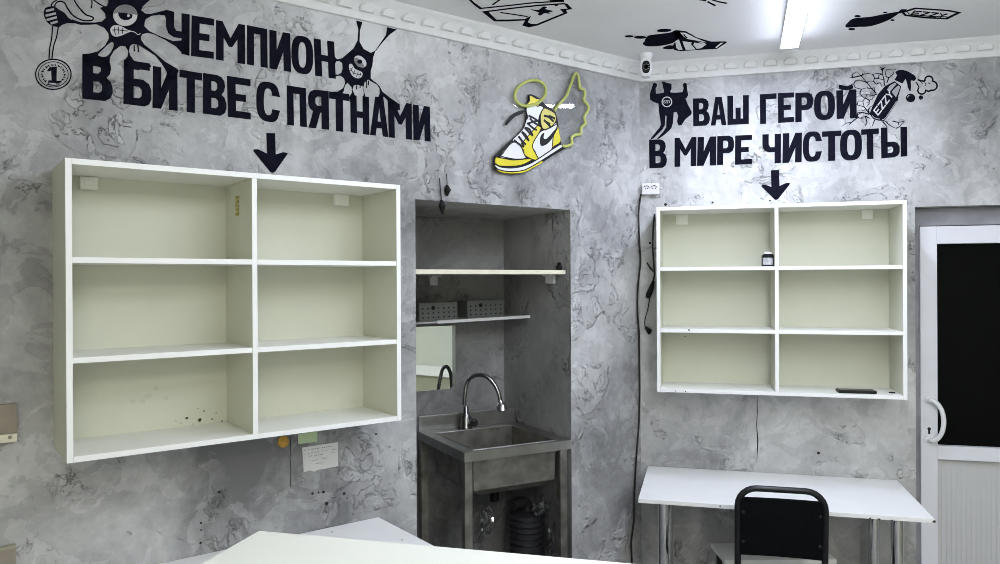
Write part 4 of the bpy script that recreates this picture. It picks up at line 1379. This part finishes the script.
def basket(x0, x1, y0, label, v):
    ua, zt_ = on_wall(NF, x1, y0, v)
    ub, _ = on_wall(NF, x0, y0, v)
    w = ub - ua
    h = zt_ - gz - 0.0085
    b = thing('basket', label, 'basket', NF, (ua, v, gz + 0.0088 - 0.026 * ua), 'perforated baskets on the glass shelf')
    b.matrix_world = b.matrix_world @ TILT
    h += 0.026 * (ua + w / 2)
    d = -0.115
    mb = MB()
    mb.box(0, w, -0.003, 0, 0, h); mb.box(0, 0.003, d, -0.003, 0, h); mb.box(w - 0.003, w, d, -0.003, 0, h)
    mb.box(0, w, d - .003, d, 0, h); mb.box(0.003, w - 0.003, d, -0.003, 0, 0.003)
    mb.build('basket_wall', M['crate'], b)
    mb = MB()
    for (a, b_, c, e) in ((-.004, w + .004, -.001, .005), (-.004, w + .004, d - .008, d - .002)):
        mb.box(a, b_, c, e, h - .004, h + .004, .0015)
    for a in (-.004, w - .002):
        mb.box(a, a + .006, d - .006, .003, h - .004, h + .004, .0015)
    mb.build('rim', M['crate'], b)
    for i in range(7):
        for j in range(3):
            if j == 2 and i == 4: continue
            mb = MB(); mb.lathe([(.0042, 0), (.0042, .0006)], (w * (.09 + .137 * i), 0, h * (.17 + .27 * j)), 10, 'y'); mb.build('hole', M['hole'], b)
    mb = MB(); mb.lathe([(.010, .0005), (.010, .002), (.0065, .0035)], (w * .64, 0, h * .74), 16, 'y'); mb.build('finger_hole', M['hole'], b, smooth=True)


basket(419.5, 457.5, 303, 'grey perforated plastic basket on the glass shelf, the one above the mirror', 0.20)
basket(467.5, 504, 300.5, 'grey perforated plastic basket on the glass shelf, at the niche corner', 0.16)

mu0, mz0 = on_wall(NF, 455.5, 388.5, 0.004)
mu1 = NW - 0.003
mzt = gz - 0.045
mir = thing('mirror', 'frameless mirror under the glass shelf at the left of the niche', 'mirror', NF, (mu0, 0.002, mz0))
mb = MB(); mb.box(0, mu1 - mu0, 0, 0.004, 0, mzt - mz0, 0.0012); mb.build('mirror_glass', M['mirror'], mir)
mb = MB(); mb.box(0, 0.018, 0.0042, 0.0055, 0.001, mzt - mz0 - .001); mb.build('edge_strip', M['mirror_edge'], mir)

# ------------------------------------------------------------------ steel sink in the niche
SK = L.sub(0.496, 0.022, radians(-9.0))      # u runs left along the sink's front, v out of the niche
SZ = EYE - 0.745
SWD, SDP = 0.552, 0.545
sink = thing('sink', 'worn stainless steel sink on square legs standing in the niche', 'sink', SK, (0, 0, SZ))
bu0, bu1, bv0, bv1, bd = 0.070, SWD - 0.055, -SDP + 0.095, -0.028, 0.215
mb = MB()
t_ = 0.0015
mb.box(0, SWD, bv1, 0, -t_, 0); mb.box(0, SWD, -SDP, bv0, -t_, 0); mb.box(0, bu0, bv0, bv1, -t_, 0); mb.box(bu1, SWD, bv0, bv1, -t_, 0)
# rolled rim round the bowl
mb.tube([(bu0, bv0, 0), (bu1, bv0, 0), (bu1, bv1, 0), (bu0, bv1, 0)], 0.003, 6, closed=True)
mb.build('deck', M['steel'], sink)
mb = MB()
sl = 0.035
top = [(bu0, bv0), (bu1, bv0), (bu1, bv1), (bu0, bv1)]
lo = [(bu0 + .006, bv0 + .006), (bu1 - .006, bv0 + .006), (bu1 - .006, bv1 - .006), (bu0 + .006, bv1 - .006)]
bt = [(bu0 + .05, bv0 + .05), (bu1 - .05, bv0 + .05), (bu1 - .05, bv1 - .05), (bu0 + .05, bv1 - .05)]
vs = [(x, y, -.001) for x, y in top] + [(x, y, -bd + sl) for x, y in lo] + [(x, y, -bd) for x, y in bt]
vo = [(x, y, z - (0.002 if z < -.1 else 0)) for x, y, z in [((p[0] - (bu0 + bu1) / 2) * 1.008 + (bu0 + bu1) / 2, (p[1] - (bv0 + bv1) / 2) * 1.008 + (bv0 + bv1) / 2, p[2]) for p in vs]]
fs = []
for k in (0, 4):
    for i in range(4):
        j = (i + 1) % 4
        fs.append((k + i, k + j, k + 4 + j, k + 4 + i))
fs.append((8, 9, 10, 11))
n = len(vs)
fo = [tuple(i + n for i in f[::-1]) for f in fs]
rim = [(i, (i + 1) % 4, (i + 1) % 4 + n, i + n) for i in range(4)]
mb.add(vs + vo, fs + fo + rim)
mb.build('bowl', M['worn_steel'], sink)
mb = MB(); mb.box(0, SWD, -0.0018, 0.0, -0.042, -0.0016); mb.box(0.0, 0.0018, -SDP, -0.002, -0.042, -0.0016); mb.box(SWD - 0.0018, SWD, -SDP, -0.002, -0.042, -0.0016); mb.build('apron', M['steel'], sink)
mb = MB(); mb.box(0, SWD, -SDP, -SDP + 0.014, 0, 0.075, 0.003); mb.build('upstand', M['steel'], sink)
for (x, y) in ((0.022, -0.040), (SWD - 0.040, -0.040), (0.022, -SDP + 0.004), (SWD - 0.040, -SDP + 0.004)):
    mb = MB(); mb.box(x, x + 0.037, y, y + 0.037, -SZ + 0.012, -0.003, 0.002)
    lg = mb.build('leg', M['worn_steel'], sink)
    mb = MB(); mb.lathe([(0.014, -SZ), (0.014, -SZ + 0.008), (0.009, -SZ + 0.013)], (x + 0.0185, y + 0.0185, 0), 14); mb.build('foot', M['black'], lg)
mb = MB()
mb.box(0.060, SWD - 0.041, -SDP + .016, -SDP + .030, -SZ + 0.14, -SZ + 0.17); mb.box(0.032, 0.050, -SDP + .041, -0.040, -SZ + 0.14, -SZ + 0.17); mb.box(SWD - .030, SWD - .012, -SDP + .041, -0.040, -SZ + 0.14, -SZ + 0.17)
mb.build('stretcher', M['worn_steel'], sink)
mb = MB(); mb.lathe([(0.03, -bd - .002), (0.03, -bd - .02), (0.022, -bd - .03), (0.022, -bd - .09)], ((bu0 + bu1) / 2, (bv0 + bv1) / 2, 0), 18); mb.build('drain_outlet', M['black'], sink, smooth=True)

# faucet: solve its base on the back deck
fu, fv = None, -SDP + 0.052
q = on_wall(SK, 466, 424, fv)
fu = q[0]
fc = thing('faucet', 'dark chrome gooseneck faucet with spray head on the sink', 'faucet', SK, (fu, fv, SZ + 0.0004))


def fpt(x, y, v):
    u, z = on_wall(SK, x, y, v)
    return (u - fu, v - fv, z - SZ)


mb = MB(); mb.lathe([(0.030, 0), (0.030, 0.006), (0.027, 0.012), (0.027, 0.055), (0.020, 0.070), (0.014, 0.078), (0.013, 0.108), (0.010, 0.112)], seg=20); mb.build('body', M['dark_chrome'], fc, smooth=True)
mb = MB()
neck = [fpt(464.3, 405, fv), fpt(464.8, 395, fv), fpt(467, 383, fv), fpt(472, 377, fv + .02), fpt(479, 375, fv + .045), fpt(487, 377, fv + .075), fpt(494, 384, fv + .10), fpt(498.5, 393, fv + .12), fpt(500.5, 402, fv + .13)]
sp = smooth_path(neck, 9)
mb.tube(sp, [0.0108 if i % 2 else 0.0094 for i in range(len(sp))], 10)
mb.build('gooseneck', M['dark_chrome'], fc, smooth=True)
mb = MB()
h0, h1, h2 = Vector(fpt(500.4, 400.5, fv + .13)), Vector(fpt(501.2, 405, fv + .133)), Vector(fpt(502, 410.5, fv + .137))
mb.tube([h0, h0.lerp(h1, .6), h1, h2, h2 + (h2 - h1) * .15], [0.012, 0.015, 0.025, 0.029, 0.020], 18); mb.build('spray_head', M['chrome'], fc, smooth=True)
mb = MB(); mb.tube([(-.012, .022, .030), (-.016, .040, .034), (-.020, .062, .036), (-.022, .074, .036)], [0.012, 0.020, 0.020, 0.012], 14); mb.build('lever', M['dark_chrome'], fc, smooth=True)

# under the sink: ribbed hose, crumpled film
hp_ = on_wall(SK, 527, 515, -0.30)
hb = thing('ribbed_hose', 'thick black ribbed drain hose standing under the sink', 'hose', SK, (hp_[0], -0.30, 0.0))
ht = hp_[1]
mb = MB()
prof = []
z = 0.0
while z < ht:
    prof += [(0.079, z), (0.088, z + 0.006), (0.088, z + 0.021), (0.079, z + 0.027)]
    z += 0.030
prof += [(0.06, z + 0.01), (0.035, z + 0.012)]
mb.lathe(prof, seg=28); mb.build('ribbed_body', M['rubber'], hb, smooth=True)
mb = MB(); mb.tube(smooth_path([(0.0, 0, z + 0.005), (0.0, 0, z + 0.03), (0.02, .0, z + 0.05), (0.06, 0.01, z + 0.055), (0.09, 0.015, z + 0.05)], 6), 0.028, 14); mb.build('hose_elbow', M['rubber'], hb, smooth=True)


def film(px, py, v, sxx, szz, label, seed):
    r = random.Random(seed)
    u, z = on_wall(SK, px, py, v)
    bmx = bmesh.new()
    bmesh.ops.create_icosphere(bmx, subdivisions=3, radius=1)
    for vv in bmx.verts:
        k = 0.62 + 0.5 * r.random()
        vv.co = Vector((vv.co.x * sxx * k, vv.co.y * 0.035 * k, vv.co.z * szz * k))
    mb = MB(); mb.bm(bmx)
    return tag(mb.build('crumpled_film', M['film'], frame=SK, o=(u, v, z)), label, 'plastic film', 'crumpled clear film under the sink')


film(488, 520, -0.16, 0.035, 0.075, 'small crumpled clear bag hanging under the sink bowl behind the front leg', 1)
film(541, 508, -0.20, 0.055, 0.035, 'crumpled shiny film lying over the top of the ribbed hose', 2)
film(554, 540, -0.17, 0.035, 0.09, 'crumpled film hanging between the ribbed hose and the sink leg', 3)

# ------------------------------------------------------------------ desk by the back wall
DKZ = EYE - 0.9429
DKU0, DKU1, DKD = 0.0344, 1.1832, 0.5971
desk = thing('desk', 'white desk with four chrome legs under the back cabinet', 'desk', B, (DKU0, 0.003, 0))
mb = MB(); mb.box(0, DKU1 - DKU0, 0, DKD, DKZ - 0.018, DKZ, 0.0015); mb.build('desktop', M['white_top'], desk)
lu = on_wall(B, 663.5, 540, 0.53)[0] - DKU0
ru = on_wall(B, 897, 540, 0.53)[0] - DKU0
for x in (lu, ru):
    for y in (0.09, 0.53):
        mb = MB(); mb.lathe([(0.033, DKZ - 0.0195), (0.033, DKZ - 0.024), (0.024, DKZ - 0.026), (0.024, 0.015), (0.030, 0.012), (0.030, 0.0)], (x, y, 0), 20); mb.build('leg', M['chrome'], desk, smooth=True)
speck(desk, B, [(892, 520, .004), (879, 519, .005), (870, 518, .004), (934, 521.5, .006), (720, 506, .004)], 0.5995, DKU0, 0, stain, 'chip_stain')

# ------------------------------------------------------------------ chair and low white table
chp = on_level(0.875, 781, 488)
CHF = B.sub((chp - B.o).dot(B.u), (chp - B.o).dot(B.v), radians(-1.0))     # +v points to the viewer: the chair's back
ch = thing('chair', 'black tube-framed chair with its back turned, at the desk', 'chair', CHF, (0, 0, 0))
hw, zt2 = 0.162, 0.868
mb = MB()
arc = []
r_ = 0.072
for k in range(7):
    a = pi - k * pi / 12
    arc.append((-hw + r_ + r_ * cos(a), 0, zt2 - r_ + r_ * sin(a)))
left = [(-hw - 0.02, 0.075, 0.012), (-hw - 0.012, -0.010, 0.40), (-hw, -0.030, 0.46), (-hw, -0.022, 0.56), (-hw, -0.004, 0.72), (-hw, 0, zt2 - r_ - 0.01)]
path = left + arc
path = path + [(-p[0], p[1], p[2]) for p in path[::-1]]
mb.tube(path, 0.0125, 12); mb.build('back_frame', M['black_metal'], ch, smooth=True)
mb = MB()
for s_ in (-1, 1):
    pth = [(s_ * (hw + 0.002), -0.012, 0.425), (s_ * (hw + 0.004), -0.25, 0.432), (s_ * (hw + 0.006), -0.310, 0.425), (s_ * (hw + 0.010), -0.328, 0.38), (s_ * (hw + 0.02), -0.345, 0.012)]
    mb2 = MB(); mb2.tube(smooth_path(pth, 5), 0.0115, 12); mb2.build('front_leg', M['black_metal'], ch, smooth=True)
mb = MB()
prof = [(0.600, -0.020), (0.68, -0.012), (0.76, -0.004), (0.827, 0.0)]
vs = []
for z, y in prof:
    for x in (-0.152, -0.08, 0.0, 0.08, 0.152):
        dip = -0.010 * (1 - (x / 0.16) ** 2)
        vs.append((x, y + 0.014 + dip, z)); vs.append((x, y - 0.016 + dip, z))
fs = []
for i in range(3):
    for j in range(4):
        a = i * 10 + j * 2
        fs += [(a, a + 2, a + 12, a + 10), (a + 1, a + 11, a + 13, a + 3)]
    fs += [(i * 10, i * 10 + 10, i * 10 + 11, i * 10 + 1), (i * 10 + 8, i * 10 + 9, i * 10 + 19, i * 10 + 18)]
for j in range(4):
    a = j * 2
    fs += [(a, a + 1, a + 3, a + 2), (30 + a, 30 + a + 2, 30 + a + 3, 30 + a + 1)]
mb.add(vs, fs)
mb.build('backrest', M['fabric'], ch)
for x in (-0.143, 0.143):
    for z in (0.655, 0.775):
        mb = MB(); mb.lathe([(0.008, 0.0), (0.008, 0.003), (0.004, 0.005)], (x, 0.010 + (z - .827) * .09, z), 12, 'y'); mb.build('rivet', M['black_metal'], ch)
mb = MB(); mb.box(-0.165, 0.165, -0.305, -0.02, 0.400, 0.436, 0.014); mb.build('seat', M['fabric'], ch)
mb = MB(); mb.box(-0.160, 0.160, -0.004, 0.006, 0.405, 0.418); mb.build('cross_bar', M['black_metal'], ch)

a_ = on_level(0.45, 711, 543.2)
b_ = on_level(0.45, 836, 563)
tw, td = b_.x - a_.x + 0.022, 0.215
TF = Frame(a_.x, a_.y, (1, 0), (0, -1))
tb = thing('low_table', 'low white-topped table with black legs behind the chair under the desk', 'table', TF, (0, 0, 0))
mb = MB(); mb.box(0, tw, 0, td, 0.430, 0.450, 0.002); mb.build('table_top', M['white_top'], tb)
for x in (0.018, tw - 0.04):
    for y in (0.02, td - 0.042):
        mb = MB(); mb.box(x, x + 0.022, y, y + 0.022, 0.0, 0.4295, 0.002); mb.build('leg', M['black_metal'], tb)

# ------------------------------------------------------------------ white table by the left wall, counter in front
TZ = EYE - 0.920
lt_u0 = on_wall(L, 378, 517, 0.0)[0]
lt = thing('table', 'white table along the left wall below the paper note', 'table', L, (lt_u0, 0.004, 0))
mb = MB(); mb.box(0, 1.18, 0, 0.55, TZ - 0.018, TZ, 0.0015); mb.build('tabletop', M['white_top'], lt)
for x in (0.06, 1.12):
    for y in (0.07, 0.48):
        mb = MB(); mb.lathe([(0.028, TZ - 0.0185), (0.028, TZ - 0.024), (0.022, TZ - 0.026), (0.022, 0.012), (0.027, 0.010), (0.027, 0.0)], (x, y, 0), 18); mb.build('leg', M['chrome'], lt, smooth=True)
speck_pts = MB()
for x, y in ((332, 532), (402, 540)):
    q = on_level(TZ, x, y)
    u, v = (q - L.o).dot(L.u) - lt_u0, (q - L.o).dot(L.v) - 0.004
    speck_pts.prism(ell(u, v, 0.004, 0.004, 0, 8), TZ, TZ + 0.0005)
speck_pts.build('screw_hole', M['hole'], lt)

KZ = 1.05
kc = on_level(KZ, 259.0, 530.6)
ku_, kv_ = (kc - B.o).dot(B.u), (kc - B.o).dot(B.v)
kd = on_level(KZ, 640, 564)
KF0 = Frame(kc.x, kc.y, ((kd - kc).normalized().x, (kd - kc).normalized().y), (B.v.x, B.v.y))
uu = Vector((kd.x - kc.x, kd.y - kc.y, 0)).normalized()
KF = Frame(kc.x, kc.y, (uu.x, uu.y), (uu.y, -uu.x))
ct = thing('counter', 'large bright white counter top nearest the viewer, overlapping the table by the wall', 'counter', KF, (0, 0, 0))
mb = MB(); mb.box(0, 1.7, 0, 0.62, KZ - 0.025, KZ, 0.002); mb.build('worktop', M['counter'], ct)
mb = MB(); mb.box(0.03, 1.67, 0.03, 0.046, 0.0, KZ - 0.0255); mb.build('front_panel', M['white_top'], ct)
for x in (0.03, 1.652):
    mb = MB(); mb.box(x, x + 0.018, 0.047, 0.58, 0.0, KZ - 0.0255); mb.build('side_panel', M['white_top'], ct)

# ------------------------------------------------------------------ fibreboard pieces at the far left
for i, (yt, yb, ya, lab) in enumerate(((404, 433.5, 441.5, 'brown fibreboard panel with a pale bottom batten, upper one at the left wall'), (548.5, 590, 600, 'brown fibreboard panel low on the left wall, under the other one'))):
    ur, zt_ = on_wall(L, 17.0 if i == 0 else 16.0, yt, 0.03)
    zb_ = on_wall(L, 17, yb, 0.03)[1]
    zc_ = on_wall(L, 17.5, ya, 0.03)[1]
    wp = thing('fibreboard_panel', lab, 'panel', L, (ur, 0.0, zc_), 'fibreboard panels at the left edge')
    mb = MB(); mb.box(0, 0.5, 0.002, 0.022, zb_ - zc_ + .0005, zt_ - zc_); mb.build('board', M['board'], wp)
    mb = MB(); mb.box(0, 0.5, 0.002, 0.030, 0, zb_ - zc_, 0.001); mb.build('batten', M['pale_wood'], wp)
    if i == 0:
        mb = MB(); mb.lathe([(.0055, .0301), (.0055, .0316)], (0.018, 0, (zb_ - zc_) * .62), 10, 'y'); mb.build('knot', M['board'], wp)
    else:
        mb = MB(); mb.box(0, 0.5, 0.002, 0.026, zt_ - zc_ + .0005, zt_ - zc_ + 0.008); mb.build('top_edge', M['olive'], wp)

# ------------------------------------------------------------------ sideboard by the right wall, seen in the mirror
sbx = X1 - 0.55
sbd = thing('sideboard', 'white-topped olive sideboard by the right wall, seen only in the mirror', 'sideboard', W, (sbx, 0.2, 0))
mb = MB(); mb.box(0, 0.54, 0, 2.6, 0.665, 0.70, 0.003); mb.build('worktop', M['white_top'], sbd)
mb = MB(); mb.box(0.03, 0.54, 0.02, 2.58, 0.0, 0.6645); mb.build('carcass', M['olive'], sbd)

bpy.context.view_layer.update()
for o in bpy.data.objects:
    if '_s' in o.keys():
        del o['_s']
